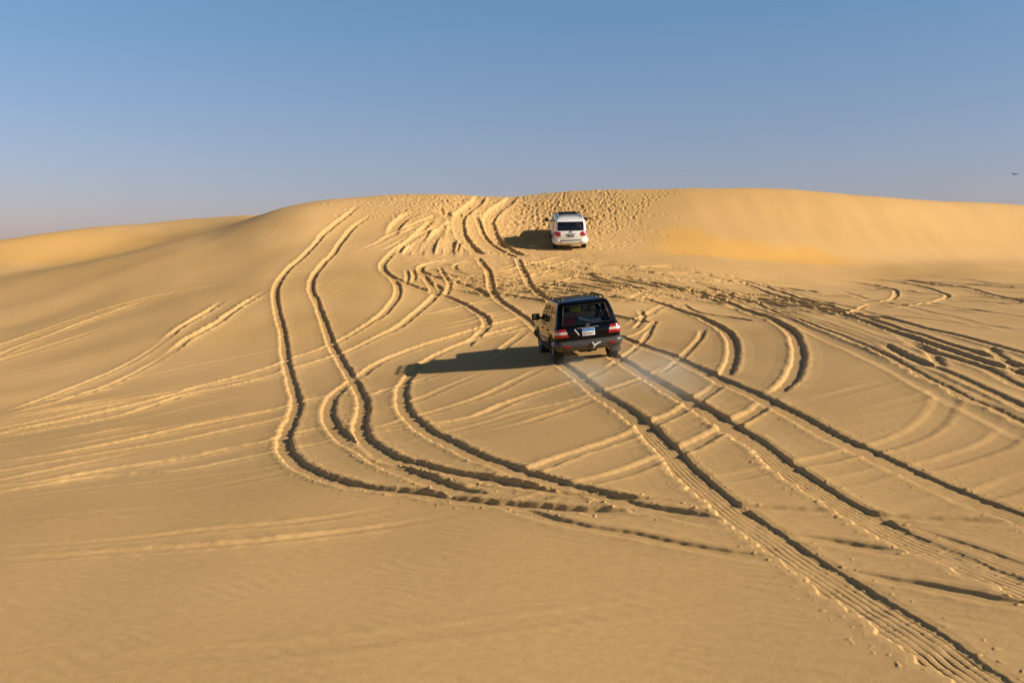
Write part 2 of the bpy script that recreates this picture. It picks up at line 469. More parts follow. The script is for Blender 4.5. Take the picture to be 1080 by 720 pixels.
# long low streaks where many cars crossed on the flat between the two cars
random.seed(5)
for i in range(46):
    u0 = random.uniform(430, 710); v0 = random.uniform(273, 306) + max(0, (u0 - 640) * .04)
    n = random.uniform(70, 260); sl = random.uniform(.0, .16)
    bend = random.uniform(-8, 8)
    T0 = ('streak' if random.random() < .7 else 'soft', tuple((u0 + n * k / 4, v0 + sl * n * k / 4 + bend * (k / 4) ** 2) for k in range(5)))
    TR.insert(0, T0)
for i in range(16):
    u0 = random.uniform(760, 1000); v0 = random.uniform(284, 330)
    n = random.uniform(100, 260); sl = random.uniform(.04, .16)
    TR.insert(0, ('faint', tuple((u0 + n * k / 4, v0 + sl * n * k / 4) for k in range(5))))
for i in range(14):
    u0 = random.uniform(-60, 200); v0 = random.uniform(395, 535)
    n = random.uniform(80, 240)
    TR.insert(0, ('faint', tuple((u0 + n * k / 4, v0 - .19 * n * k / 4) for k in range(5))))

# fainter passes beside the long ruts on the right, and across the middle
for off, k in ((-9, 'faint'), (-5, 'soft'), (11, 'faint')):
    TR.insert(0, (k, tuple((u, v + off * (.35 + .65 * (u - 650) / 430)) for u, v in ((650,286),(707,293),(757,307),(800,322),(865,346),(938,377),(997,408),(1047,431),(1080,447),(1150,475)))))
for off, k in ((-7, 'thin'), (6, 'faint'), (-14, 'faint')):
    TR.insert(0, (k, tuple((u, v + off * (.35 + .65 * (u - 700) / 380)) for u, v in ((700,282),(782,299),(847,321),(891,333),(930,346),(1008,372),(1080,395),(1150,418)))))
for i in range(12):
    u0 = random.uniform(410, 500); v0 = random.uniform(296, 372); n = random.uniform(60, 150)
    TR.insert(0, (random.choice(('faint', 'soft')), tuple((u0 + n * k / 4, v0 - (.12 + .1 * k / 4) * n * k / 4) for k in range(5))))
for i in range(9):
    u0 = random.uniform(-80, 120); v0 = random.uniform(420, 535); n = random.uniform(160, 330); sl = random.uniform(.16, .22)
    TR.insert(0, ('soft', tuple((u0 + n * k / 4, v0 - sl * n * k / 4) for k in range(5))))
for i in range(10):
    u0 = random.uniform(660, 900); v0 = random.uniform(395, 520); n = random.uniform(60, 170); sl = random.uniform(.12, .3)
    TR.insert(0, ('faint', tuple((u0 + n * k / 4, v0 - sl * n * k / 4) for k in range(5))))
TRACK_PTS = []
for i, (kind, pts) in enumerate(TR):
    P = np.array([at(u, v) for u, v in pts])
    P = spline(P, 0.14)
    TRACK_PTS.append(P)
    carve(kind, P, i * 1.37 + 2)

# trampled sand: footprints on the crest and the steep face round the white car
def pit(x, y, rad, dep, ang):
    i0, i1, j0, j1 = window(x, y, rad * 2.6)
    if i0 >= i1 or j0 >= j1: return
    dx = X[i0:i1, j0:j1] - x; dy = Y[i0:i1, j0:j1] - y
    ca, sa = math.cos(ang), math.sin(ang)
    q = np.hypot((dx * ca + dy * sa) / 1.35, -dx * sa + dy * ca) / rad
    H[i0:i1, j0:j1] += -dep * np.exp(-q ** 4) + dep * 0.55 * np.exp(-((q - 1.35) / .38) ** 2)

def steps(n, us, vs, dep):
    for _ in range(n):
        u = random.triangular(*us); v = random.uniform(*vs)
        p = at(u, v)
        if p[1] > 74: continue
        # keep the ruts legible
        dd = dep * (1 - .65 * smooth(610, 690, u))
        pit(p[0], p[1], min(.17, .088 * math.exp(random.gauss(0, .34))), dd * random.uniform(.35, 1.25), random.uniform(0, 3.14))
steps(520, (535, 682, 570), (200, 243), .040)
# trails of people walking up and down round the car
for _ in range(22):
    u = random.triangular(535, 700, 585); v = random.uniform(203, 250)
    p = at(u, v)
    a = random.gauss(.2, .55)
    for k in range(random.randint(8, 26)):
        p = p + .40 * np.array([math.sin(a), math.cos(a)]); a += random.gauss(0, .13)
        if 61 < p[1] < 73.5:
            o_ = .10 * (1 if k % 2 else -1)
            pit(p[0] + o_ * math.cos(a), p[1] - o_ * math.sin(a), random.uniform(.08, .12), random.uniform(.025, .045), math.pi / 2 - a)
steps(260, (600, 720, 625), (212, 262), .040)
steps(330, (400, 545, 480), (206, 226), .045)
steps(160, (330, 480, 430), (206, 232), .03)
steps(190, (480, 580, 545), (225, 272), .04)
steps(70, (600, 760, 650), (256, 272), .03)
steps(200, (430, 540, 490), (225, 270), .03)
# churned sand on the steep face
A = X / np.maximum(Y, 1e-3)
pu = 540 + F_PX * A
ch = smooth(390, 450, pu) * (1 - smooth(620, 700, pu)) * smooth(50, 54, Y) * (1 - smooth(70, 76, Y))
H += ch * (0.035 * noise2(X / 0.6, Y / 0.6) + 0.012 * noise2(X / 0.25, Y / 0.25))
fl = smooth(430, 520, pu) * (1 - smooth(900, 1100, pu)) * smooth(36, 42, Y) * (1 - smooth(53, 57, Y))
H += fl * (0.05 * noise2(X / 2.6, Y / 1.1))
sf = smooth(620, 760, pu) * smooth(58, 62, Y) * (1 - smooth(70, 78, Y))
H += sf * (0.022 * noise2(X / 1.1 + Y * .12, Y / 6.0) * (0.5 + 1.2 * noise2(X / 7.0, Y / 5.0)) + 0.03 * noise2(X / 3.0, Y / 2.0))
# wind ripples on bare sand, too low to see except against the light
rp = smooth(5, 7, RR)[None, :] * (1 - smooth(20, 34, RR))[None, :]
H += rp * 0.0010 * np.sin((X * 0.35 + Y * 0.94 + 0.35 * noise2(X / .8, Y / .8)) * 2 * np.pi / 0.16)
ph = smooth(44, 50, RR)[None, :] * (1 - smooth(70, 76, RR))[None, :] * (1 - smooth(400, 460, pu))
H += ph * 0.004 * smooth(-.1, .5, noise2(X / 6.0 + 4, Y / 5.0)) * np.sin((X * 0.93 - Y * 0.36 + 0.6 * noise2(X / 2.1, Y / 2.1)) * 2 * np.pi / 0.55)
Z = Z0 + H
# freshly slid, more orange sand along the foot of the steep face
slip = smooth(660, 720, pu) * (1 - smooth(850, 960, pu)) * smooth(59.6, 60.6, Y - .012 * np.maximum(pu - 720, 0)) * (1 - smooth(.0, 1.6, (Y - 60.4) - .012 * np.maximum(pu - 720, 0) - 3.4 + .018 * np.maximum(pu - 720, 0) - 1.2 * noise2(X / 2.5, Y / 3.0)))
slip += .55 * (1 - smooth(140, 260, pu)) * smooth(70, 74, Y) * (1 - smooth(80, 88, Y))

verts = np.empty((NT * NR + 1, 3), np.float32)
verts[:-1, 0] = X.ravel(); verts[:-1, 1] = Y.ravel(); verts[:-1, 2] = Z.ravel()
verts[-1] = (0, 0, float(Z[:, 0].mean()))
ii = np.arange(NT)[:, None]; jj = np.arange(NR - 1)[None, :]
i2 = (ii + 1) % NT
quads = np.stack([ii * NR + jj, ii * NR + jj + 1, i2 * NR + jj + 1, i2 * NR + jj], -1).reshape(-1, 4)
quads = quads[:, ::-1]
tris = np.stack([np.arange(NT) * NR, ((np.arange(NT) + 1) % NT) * NR, np.full(NT, NT * NR)], -1)[:, ::-1]
me = bpy.data.meshes.new('sand')
nq, ntr = len(quads), len(tris)
me.vertices.add(len(verts)); me.vertices.foreach_set('co', verts.ravel())
me.loops.add(nq * 4 + ntr * 3)
me.loops.foreach_set('vertex_index', np.concatenate([quads.ravel(), tris.ravel()]).astype(np.int32))
me.polygons.add(nq + ntr)
me.polygons.foreach_set('loop_start', np.concatenate([np.arange(nq) * 4, nq * 4 + np.arange(ntr) * 3]).astype(np.int32))
me.polygons.foreach_set('use_smooth', np.ones(nq + ntr, bool))
me.update(calc_edges=True)
me.validate()
at_ = me.attributes.new('slid_sand', 'FLOAT', 'POINT')
at_.data.foreach_set('value', np.concatenate([slip.ravel(), [0.]]).astype(np.float32))
ground = bpy.data.objects.new('sand_ground', me)
C.objects.link(ground)
tag(ground, 'rippled tan desert sand crossed by many tyre tracks', 'sand', kind='structure')

def sand_z(x, y):
    th = math.atan2(x, y); r = math.hypot(x, y)
    i = min(max(int(round((th - front[0]) / DTH)), 0), NF - 1)
    j = int(np.argmin(np.abs(RR - r)))
    return float(Z[i, j])

msand = bpy.data.materials.new('sand')
nt, bs = nodes_of(msand)
bs.inputs['Roughness'].default_value = 0.92
bs.inputs['Specular IOR Level'].default_value = 0.12
geo = nt.nodes.new('ShaderNodeNewGeometry')
n1 = nt.nodes.new('ShaderNodeTexNoise'); n1.inputs['Scale'].default_value = 0.16; n1.inputs['Detail'].default_value = 5
n2 = nt.nodes.new('ShaderNodeTexNoise'); n2.inputs['Scale'].default_value = 9.0; n2.inputs['Detail'].default_value = 8; n2.inputs['Roughness'].default_value = .75
n3 = nt.nodes.new('ShaderNodeTexNoise'); n3.inputs['Scale'].default_value = 160.0; n3.inputs['Detail'].default_value = 3
mp = nt.nodes.new('ShaderNodeMapping'); mp.inputs['Scale'].default_value = (0.35, 1.0, 1.0); mp.inputs['Rotation'].default_value = (0, 0, R(-14))
for n in (n2, n3): nt.links.new(geo.outputs['Position'], n.inputs['Vector'])
nt.links.new(geo.outputs['Position'], mp.inputs['Vector']); nt.links.new(mp.outputs[0], n1.inputs['Vector'])
r1 = nt.nodes.new('ShaderNodeValToRGB')
r1.color_ramp.elements[0].position = 0.33; r1.color_ramp.elements[0].color = (0.565, 0.342, 0.130, 1)
r1.color_ramp.elements[1].position = 0.68; r1.color_ramp.elements[1].color = (0.61, 0.380, 0.160, 1)
nt.links.new(n1.outputs['Fac'], r1.inputs[0])
mx = nt.nodes.new('ShaderNodeMix'); mx.data_type = 'RGBA'; mx.blend_type = 'OVERLAY'; mx.inputs[0].default_value = 0.22
nt.links.new(r1.outputs[0], mx.inputs[6]); nt.links.new(n2.outputs['Fac'], mx.inputs[7])
mx2 = nt.nodes.new('ShaderNodeMix'); mx2.data_type = 'RGBA'; mx2.blend_type = 'OVERLAY'; mx2.inputs[0].default_value = 0.15
nt.links.new(mx.outputs[2], mx2.inputs[6]); nt.links.new(n3.outputs['Fac'], mx2.inputs[7])
sa = nt.nodes.new('ShaderNodeAttribute'); sa.attribute_name = 'slid_sand'
mx3 = nt.nodes.new('ShaderNodeMix'); mx3.data_type = 'RGBA'; mx3.inputs[7].default_value = (0.66, 0.36, 0.085, 1)
sm_ = nt.nodes.new('ShaderNodeMath'); sm_.operation = 'MULTIPLY'; sm_.inputs[1].default_value = .75
nt.links.new(sa.outputs['Fac'], sm_.inputs[0]); nt.links.new(sm_.outputs[0], mx3.inputs[0])
nt.links.new(mx2.outputs[2], mx3.inputs[6])
nt.links.new(mx3.outputs[2], bs.inputs['Base Color'])
bp = nt.nodes.new('ShaderNodeBump'); bp.inputs['Strength'].default_value = 0.4; bp.inputs['Distance'].default_value = 0.004
nt.links.new(n3.outputs['Fac'], bp.inputs['Height'])
bp2 = nt.nodes.new('ShaderNodeBump'); bp2.inputs['Strength'].default_value = 0.35; bp2.inputs['Distance'].default_value = 0.02
nt.links.new(n2.outputs['Fac'], bp2.inputs['Height']); nt.links.new(bp.outputs[0], bp2.inputs['Normal'])
nt.links.new(bp2.outputs[0], bs.inputs['Normal'])
me.materials.append(msand)
print('ground', NT, NR, len(verts))
# ------------------------------------------------------------------ materials for the things
def mat(name, col, rough=.5, metal=0., coat=0., spec=.5):
    m = bpy.data.materials.new(name)
    nt, b = nodes_of(m)
    b.inputs['Base Color'].default_value = (*col, 1)
    b.inputs['Roughness'].default_value = rough
    b.inputs['Metallic'].default_value = metal
    b.inputs['Coat Weight'].default_value = coat
    b.inputs['Coat Roughness'].default_value = 0.04
    b.inputs['Specular IOR Level'].default_value = spec
    return m

def dusty(m, dust, scale, lo, hi, low_z):
    """a film of sand, thicker low on the body; follows the object's own coordinates"""
    nt = m.node_tree; b = nt.nodes['Principled BSDF']
    base = tuple(b.inputs['Base Color'].default_value)
    rg = b.inputs['Roughness'].default_value
    tc = nt.nodes.new('ShaderNodeTexCoord')
    n = nt.nodes.new('ShaderNodeTexNoise'); n.inputs['Scale'].default_value = scale; n.inputs['Detail'].default_value = 6
    nt.links.new(tc.outputs['Object'], n.inputs['Vector'])
    sp = nt.nodes.new('ShaderNodeSeparateXYZ'); nt.links.new(tc.outputs['Object'], sp.inputs[0])
    mr = nt.nodes.new('ShaderNodeMapRange')
    mr.inputs['From Min'].default_value = low_z + .5; mr.inputs['From Max'].default_value = low_z - .1
    mr.inputs['To Min'].default_value = lo; mr.inputs['To Max'].default_value = hi
    nt.links.new(sp.outputs['Z'], mr.inputs['Value'])
    mu = nt.nodes.new('ShaderNodeMath'); mu.operation = 'MULTIPLY'; mu.use_clamp = True
    nt.links.new(mr.outputs[0], mu.inputs[0])
    m2 = nt.nodes.new('ShaderNodeMath'); m2.operation = 'MULTIPLY'; m2.inputs[1].default_value = 1.7
    nt.links.new(n.outputs['Fac'], m2.inputs[0]); nt.links.new(m2.outputs[0], mu.inputs[1])
    mx = nt.nodes.new('ShaderNodeMix'); mx.data_type = 'RGBA'
    mx.inputs[6].default_value = base; mx.inputs[7].default_value = (*dust, 1)
    nt.links.new(mu.outputs[0], mx.inputs[0]); nt.links.new(mx.outputs[2], b.inputs['Base Color'])
    ra = nt.nodes.new('ShaderNodeMapRange'); ra.inputs['To Min'].default_value = rg; ra.inputs['To Max'].default_value = .85
    nt.links.new(mu.outputs[0], ra.inputs['Value']); nt.links.new(ra.outputs[0], b.inputs['Roughness'])
    return m

DUST = (0.42, 0.29, 0.15)
M = {}
M['black'] = dusty(mat('black_paint', (.0025, .0025, .003), .12, coat=.0, spec=.28), DUST, 6, .0, .02, .40)
M['white'] = dusty(mat('white_paint', (.78, .78, .76), .30, coat=.6), DUST, 5, .03, .22, .55)
M['grey'] = dusty(mat('grey_bumper_paint', (.042, .042, .041), .42, coat=.1), DUST, 7, .0, .10, .4)
M['cladding'] = dusty(mat('dark_plastic', (.018, .018, .018), .6), DUST, 9, .03, .15, .3)
M['rubber'] = dusty(mat('tyre_rubber', (.010, .010, .010), .85), DUST, 8, .02, .12, -.3)
M['rim'] = dusty(mat('wheel_alloy', (.45, .45, .45), .35, .8), DUST, 8, .15, .3, 0)
M['trim'] = mat('black_trim', (.010, .010, .010), .6, spec=.3)
M['chrome'] = mat('chrome', (.75, .75, .75), .15, 1.)
M['mirror_glass'] = mat('mirror_glass', (.12, .12, .12), .1, 1.)
M['silver'] = mat('silver_emblem', (.30, .30, .31), .3, .9)
M['red_lens'] = mat('red_lens', (.34, .007, .009), .15, coat=.6)
M['clear_lens'] = mat('clear_lens', (.60, .50, .47), .15, coat=.6)
M['mirror'] = mat('mirror_housing', (.008, .008, .009), .8, spec=.15)
M['plate'] = mat('plate_white', (.72, .72, .70), .5)
M['plate_grey'] = mat('plate_grey', (.22, .22, .21), .5)
M['plate_blue'] = mat('plate_blue', (.03, .20, .55), .5)
M['plate_ink'] = mat('plate_ink', (.05, .05, .06), .6)
M['seat'] = mat('seat_cloth', (.055, .052, .05), .9)
M['seat_brown'] = mat('seat_leather_brown', (.16, .065, .04), .6)
M['inner'] = mat('cabin_lining', (.03, .03, .03), .9)
M['hook'] = mat('pale_tow_strap', (.70, .68, .62), .7)
M['flap'] = dusty(mat('grey_mud_flap', (.07, .07, .068), .6), DUST, 9, .02, .10, .0)
M['red_bag'] = mat('red_bag_cloth', (.72, .045, .025), .8)
M['sage'] = mat('sage_box_board', (.34, .38, .22), .8)
M['teal'] = mat('teal_plastic', (.06, .22, .22), .3)
M['pale'] = mat('pale_plastic', (.80, .82, .82), .3)
M['yellow'] = mat('yellow_green_block', (.62, .60, .14), .8)

def glass(name, tint, spec_rough=.02):
    m = bpy.data.materials.new(name); m.use_nodes = True
    nt = m.node_tree; nt.nodes.clear()
    out = nt.nodes.new('ShaderNodeOutputMaterial')
    tr = nt.nodes.new('ShaderNodeBsdfTransparent'); tr.inputs[0].default_value = (*tint, 1)
    gl = nt.nodes.new('ShaderNodeBsdfGlossy'); gl.inputs['Roughness'].default_value = spec_rough
    fr = nt.nodes.new('ShaderNodeFresnel'); fr.inputs['IOR'].default_value = 1.55
    mx = nt.nodes.new('ShaderNodeMixShader')
    nt.links.new(fr.outputs[0], mx.inputs[0]); nt.links.new(tr.outputs[0], mx.inputs[1]); nt.links.new(gl.outputs[0], mx.inputs[2])
    nt.links.new(mx.outputs[0], out.inputs[0])
    return m
M['glass'] = glass('tinted_glass', (.66, .69, .68))
M['glass_dark'] = glass('dark_tinted_glass', (.40, .42, .43))

# ------------------------------------------------------------------ mesh helpers
def finish(name, bm, m, parent=None, sharp=35, mats=None):
    bmesh.ops.recalc_face_normals(bm, faces=bm.faces)
    me = bpy.data.meshes.new(name)
    for f in bm.faces: f.smooth = True
    bm.to_mesh(me); bm.free()
    for k in ([m] + (mats or [])): me.materials.append(k)
    me.set_sharp_from_angle(angle=R(sharp))
    o = bpy.data.objects.new(name, me); C.objects.link(o)
    if parent: o.parent = parent
    return o

def box(bm, c, s, bev=.0, rot=None, mi=0):
    g = bmesh.ops.create_cube(bm, size=1)
    vs = g['verts']
    for v in vs: v.co = Vector((v.co.x * s[0], v.co.y * s[1], v.co.z * s[2]))
    if bev:
        es = {e for v in vs for e in v.link_edges}
        r = bmesh.ops.bevel(bm, geom=list(es), offset=bev, segments=2, affect='EDGES', profile=.5)
        vs = list({v for f in r['faces'] for v in f.verts} | {v for v in vs if v.is_valid})
    mt = Matrix.Translation(c) @ (rot.to_matrix().to_4x4() if rot else Matrix())
    bmesh.ops.transform(bm, matrix=mt, verts=vs)
    for f in {f for v in vs for f in v.link_faces}: f.material_index = mi
    return vs

def tube(bm, pts, rad, n=8):
    pts = [Vector(p) for p in pts]; rings = []
    for i, p in enumerate(pts):
        d = (pts[min(i + 1, len(pts) - 1)] - pts[max(i - 1, 0)]).normalized()
        a = d.orthogonal().normalized() if abs(d.z) > .9 else d.cross(Vector((0, 0, 1))).normalized()
        b = d.cross(a)
        r = rad[i] if isinstance(rad, (list, tuple)) else rad
        rings.append([bm.verts.new(p + a * (r * math.cos(2 * math.pi * k / n)) + b * (r * math.sin(2 * math.pi * k / n))) for k in range(n)])
    for i in range(len(rings) - 1):
        for k in range(n):
            bm.faces.new((rings[i][k], rings[i][(k + 1) % n], rings[i + 1][(k + 1) % n], rings[i + 1][k]))
    bm.faces.new(rings[0]); bm.faces.new(rings[-1][::-1])

def lathe_x(bm, prof, n=32, mi=0):
    """profile of (x, radius) spun about the X axis"""
    rings = []
    for x, r in prof:
        rings.append([bm.verts.new((x, r * math.cos(2 * math.pi * k / n), r * math.sin(2 * math.pi * k / n))) for k in range(n)])
    for i in range(len(rings) - 1):
        for k in range(n):
            f = bm.faces.new((rings[i][k], rings[i][(k + 1) % n], rings[i + 1][(k + 1) % n], rings[i + 1][k])); f.material_index = mi
    return rings

# ------------------------------------------------------------------ a station wagon built from its plan outlines
class Shell:
    """horizontal rounded outlines stacked in z: half width w, rear y yr, front y yf, corner radius rc"""
    def __init__(s, table, bow, rbulge):
        s.t = np.array(table, float); s.bow = bow; s.rb = rbulge
    def g(s, z):
        return [float(np.interp(z, s.t[:, 0], s.t[:, k])) for k in range(1, 6)]
    def P(s, u, z, off=0.):
        """u on the half outline: 0-1 rear, 1-2 rear corner, 2-3 side, 3-4 front corner, 4-5 front; negative = left"""
        sg = -1 if u < 0 else 1
        u = abs(u); w, yr, yf, rc, rf = s.g(z)
        if u <= 1:
            x = (w - rc) * u; y = yr - s.rb * (1 - u * u); n = (0, -1)
        elif u <= 2:
            t = (u - 1) * math.pi / 2; x = w - rc + rc * math.sin(t); y = yr + rc - rc * math.cos(t); n = (math.sin(t), -math.cos(t))
        elif u <= 3:
            x = w; y = yr + rc + (yf - rf - yr - rc) * (u - 2); n = (1, 0)
        elif u <= 4:
            t = (u - 3) * math.pi / 2; x = w - rf + rf * math.cos(t); y = yf - rf + rf * math.sin(t); n = (math.cos(t), math.sin(t))
        else:
            x = (w - rf) * (5 - u); y = yf + s.rb * (1 - (5 - u) ** 2); n = (0, 1)
        mid = 0.0
        x *= 1 - s.bow * (abs(y - mid) / 2.4) ** 3
        return Vector((sg * (x + n[0] * off), y + n[1] * off, z))
    def u_y(s, y, z):
        w, yr, yf, rc, rf = s.g(z)
        return 2 + (y - (yr + rc)) / max(yf - rf - yr - rc, .01)
    def u_x(s, x, z):
        w, yr, yf, rc, rf = s.g(z)
        return x / (w - rc)

def grid_faces(bm, rows, skip=None, mi=0):
    """rows[i][j] vectors -> quads"""
    V = [[bm.verts.new(p) for p in r] for r in rows]
    for i in range(len(V) - 1):
        for j in range(len(V[0]) - 1):
            if skip and skip(i, j): continue
            f = bm.faces.new((V[i][j], V[i][j + 1], V[i + 1][j + 1], V[i + 1][j])); f.material_index = mi
    return V

def slab(bm, front, back, mi=0):
    """closed slab between two grids of the same shape"""
    F = grid_faces(bm, front, mi=mi); B = grid_faces(bm, back, mi=mi)
    n, m = len(F), len(F[0])
    def q(a, b, c, d):
        f = bm.faces.new((a, b, c, d)); f.material_index = mi
    for j in range(m - 1):
        q(F[0][j], F[0][j + 1], B[0][j + 1], B[0][j]); q(F[-1][j], F[-1][j + 1], B[-1][j + 1], B[-1][j])
    for i in range(n - 1):
        q(F[i][0], F[i + 1][0], B[i + 1][0], B[i][0]); q(F[i][-1], F[i + 1][-1], B[i + 1][-1], B[i][-1])

def patch(bm, sh, ufun, nu, zs, off, thick, mi=0):
    """panel of the shell; ufun(k/nu, z) -> u; off is a number or a function of z"""
    of = off if callable(off) else (lambda z: off)
    fr = [[sh.P(ufun(k / nu, z), z, of(z)) for k in range(nu + 1)] for z in zs]
    bk = [[sh.P(ufun(k / nu, z), z, of(z) - thick) for k in range(nu + 1)] for z in zs]
    slab(bm, fr, bk, mi)

def lin(a, b, n):
    return [a + (b - a) * k / n for k in range(n + 1)]

def build_suv(kind):
    p = SPEC[kind]
    sh = Shell(p['low'], .03, .035); gh = Shell(p['up'], .03, .03)
    zb, zt, z0 = p['belt'], p['top'], p['sill']
    wr, wf, wr_r = p['axle_r'], p['axle_f'], p['arch']
    wz = p['tyre']
    paint = M[p['paint']]
    root = bpy.data.objects.new(p['name'], None); C.objects.link(root)
    root.empty_display_size = .5
    def zbot(y):
        z = z0
        for ax in (wr, wf):
            d = abs(y - ax)
            if d < wr_r: z = max(z, wz + math.sqrt(max(wr_r ** 2 - d * d, 0)))
        return z
    # --- body shell: lower sides, rear and front, bonnet
    bm = bmesh.new()
    ys = sorted(set(lin(p['low'][0][2] + .3, p['low'][0][3] - .35, 26) + [ax + wr_r * math.cos(t * math.pi / 14) for ax in (wr, wf) for t in range(15)] + [ax + s_ * (wr_r + .004) for ax in (wr, wf) for s_ in (-1, 1)]))
    def column(kind_, val):
        out = []
        for k in range(11):
            v = k / 10
            if kind_ == 'y':
                zl = zbot(val); z = zl + (zb - zl) * v; out.append(sh.P(sh.u_y(val, z), z))
            else:
                z = z0 + (zb - z0) * v; out.append(sh.P(val, z))
        return out
    cols = [column('u', u) for u in (0, .2, .4, .6, .8, .92, 1, 1.2, 1.4, 1.6, 1.8, 2.0)]
    ymin = max(sh.P(2, z).y for z in lin(z0, zb, 8)) + .01; ymax = min(sh.P(3, z).y for z in lin(z0, zb, 8)) - .01
    cols += [column('y', y) for y in ys if ymin < y < ymax]
    cols += [column('u', u) for u in (3, 3.2, 3.4, 3.6, 3.8, 4, 4.2, 4.4, 4.6, 4.8, 5.0)]
    def mir(g): return [[Vector((-v.x, v.y, v.z)) for v in r] for r in g]
    grid_faces(bm, cols); grid_faces(bm, mir(cols))
    # bonnet, crowned, and the shoulder that carries the cabin
    ub = [u for u in (2.0, 2.3, 2.6, 2.8, 2.9, 3, 3.2, 3.4, 3.6, 3.8, 4, 4.2, 4.4, 4.6, 4.8, 5)]
    w_, yr_, yf_, rc_, rf_ = sh.g(zb)
    yc = p['cowl']
    hood = []
    for t in lin(0, 1, 10):
        y = yc - .05 + (yf_ - .02 - yc + .05) * t
        r = []
        for k in range(-10, 11):
            xw = w_ * .985
            if y > yf_ - rf_:
                xw = w_ - rf_ + math.sqrt(max(rf_ ** 2 - (y - yf_ + rf_) ** 2, 0)); xw *= .985
            s_ = k / 10
            cr = p['hood_crown'] * (1 - abs(s_) ** 2.6) * (1 - max(0, t - .75) * 2.2)
            r.append(Vector((s_ * xw * (1 - .03 * (abs(y) / 2.4) ** 3), y, zb - .012 + cr)))
        hood.append(r)
    grid_faces(bm, hood)
    # shoulder between lower sides and cabin
    def ring(shell, z, us): return [shell.P(u, z) for u in us]
    us = [0, .25, .5, .75, 1, 1.25, 1.5, 1.75, 2.0]
    sidey = lin(0, 1, 12)
    lo_r = [sh.P(u, zb) for u in us]; up_r = [gh.P(u, zb + p['step']) for u in us]
    ya = sh.P(2, zb).y; yb2 = gh.P(2, zb + p['step']).y
    for t in sidey[1:]:
        yl = ya + (yc - ya) * t; yu = yb2 + (yc - .02 - yb2) * t
        lo_r.append(sh.P(sh.u_y(yl, zb), zb)); up_r.append(gh.P(min(gh.u_y(yu, zb + p['step']), 3), zb + p['step']))
    mid_r = [(a * .45 + b * .55) + Vector((0, 0, .012)) for a, b in zip(lo_r, up_r)]
    sg_ = [lo_r, mid_r, up_r]
    grid_faces(bm, sg_); grid_faces(bm, mir(sg_))
    # --- cabin: pillars and frames, the window openings left open
    zw0, zw1 = p['win']
    zr = [zb + p['step'], zw0] + lin(zw0, zw1, 5)[1:] + [zw1 + (zt - zw1) * .5, zt]
    xw = p['rear_win']            # half width of the rear window as a share of the flat rear
    lines = []                    # each anchor line: z -> u
    lines += [(lambda z, q=q: q) for q in (0, xw * .33, xw * .66, xw)]
    i_rw = 3
    lines += [(lambda z, q=q: q) for q in ((xw + 1) / 2, 1, 1.25, 1.5, 1.75, 2.0)]
    spans = []
    for (a0, b0, a1, b1) in p['side_win']:      # bottom y from/to, top y from/to
        k0 = len(lines)
        for t in (0, .5, 1):
            def f(z, t=t, a0=a0, b0=b0, a1=a1, b1=b1):
                v = (z - zw0) / (zw1 - zw0)
                y0 = a0 + (a1 - a0) * v; y1 = b0 + (b1 - b0) * v
                return max(2.0, min(3.0, gh.u_y(y0 + (y1 - y0) * t, z)))
            lines.append(f)
        spans.append((k0, k0 + 2))
    xf = p['front_win']
    lines += [(lambda z, q=q: q) for q in (3, 3.5, 4, 5 - xf, 5 - xf * .5, 5)]
    i_fw = len(lines) - 3
    G = [[gh.P(f(z), z) for f in lines] for z in zr]
    def is_win(i, j):
        if not (1 <= i <= 5): return None
        if j < i_rw: return 'rear'
        if j >= i_fw: return 'front'
        for n_, (a, b) in enumerate(spans):
            if a <= j < b: return n_
        return None
    grid_faces(bm, G, skip=lambda i, j: is_win(i, j) is not None)
    grid_faces(bm, mir(G), skip=lambda i, j: is_win(i, j) is not None)
    # roof, crowned, in rings shrinking to the middle
    top = G[-1]; cx = Vector((0, sum(v.y for v in top) / len(top), zt))
    ru = [0, .2, .4, .6, .8, 1, 1.25, 1.5, 1.75, 2] + [2 + k / 12 for k in range(1, 12)] + [3, 3.25, 3.5, 3.75, 4, 4.25, 4.5, 4.75, 5]
    ro = []
    for k in (1, .985, .95, .88, .75, .55, .3, .0):
        ro.append([Vector((gh.P(u, zt).x * k, cx.y + (gh.P(u, zt).y - cx.y) * k, zt + p['roof_crown'] * (1 - k ** 4))) for u in ru])
    grid_faces(bm, ro); grid_faces(bm, mir(ro))
    bmesh.ops.remove_doubles(bm, verts=bm.verts, dist=.0015)
    finish('body', bm, paint, root, 40)
    # --- glass
    def pane(name, i0, i1, j0, j1, m, both, mirror=False, inset=.010):
        bm = bmesh.new()
        g = [[gh.P(lines[j](z), z, -inset) for j in range(j0, j1 + 1)] for z in zr[i0:i1 + 1]]
        if both:
            g = [[Vector((-v.x, v.y, v.z)) for v in r[::-1]] + r[1:] if j0 == 0 else r + [Vector((-v.x, v.y, v.z)) for v in r[::-1]][1:] for r in g]
        if mirror: g = mir(g)
        grid_faces(bm, g)
        return finish(name, bm, m, root, 60)
    rear_glass = pane('rear_window', 1, 6, 0, i_rw, M[p['rear_glass']], True)
    pane('windscreen', 1, 6, i_fw, len(lines) - 1, M['glass'], True)
    for n_, (a, b) in enumerate(spans):
        for mi_ in (False, True):
            pane('side_window', 1, 6, a, b, M[p['side_glass']], False, mi_)
    # dark rubber frame and edges of the rear window
    bm = bmesh.new()
    zz = zr[1:7]
    for sgn in (-1, 1):
        pts = [gh.P(sgn * xw * 1.0, z, .004) for z in zz]
        tube(bm, pts, .014, 6)
    for z in (zz[0], zz[-1]):
        tube(bm, [gh.P(q * xw, z, .004) for q in lin(-1, 1, 10)], .014, 6)
    finish('window_seal', bm, M['trim'], rear_glass)
    # --- tailgate panel: below the window and round it
    bm = bmesh.new()
    tz = lin(p['gate_z'], zb, 7)
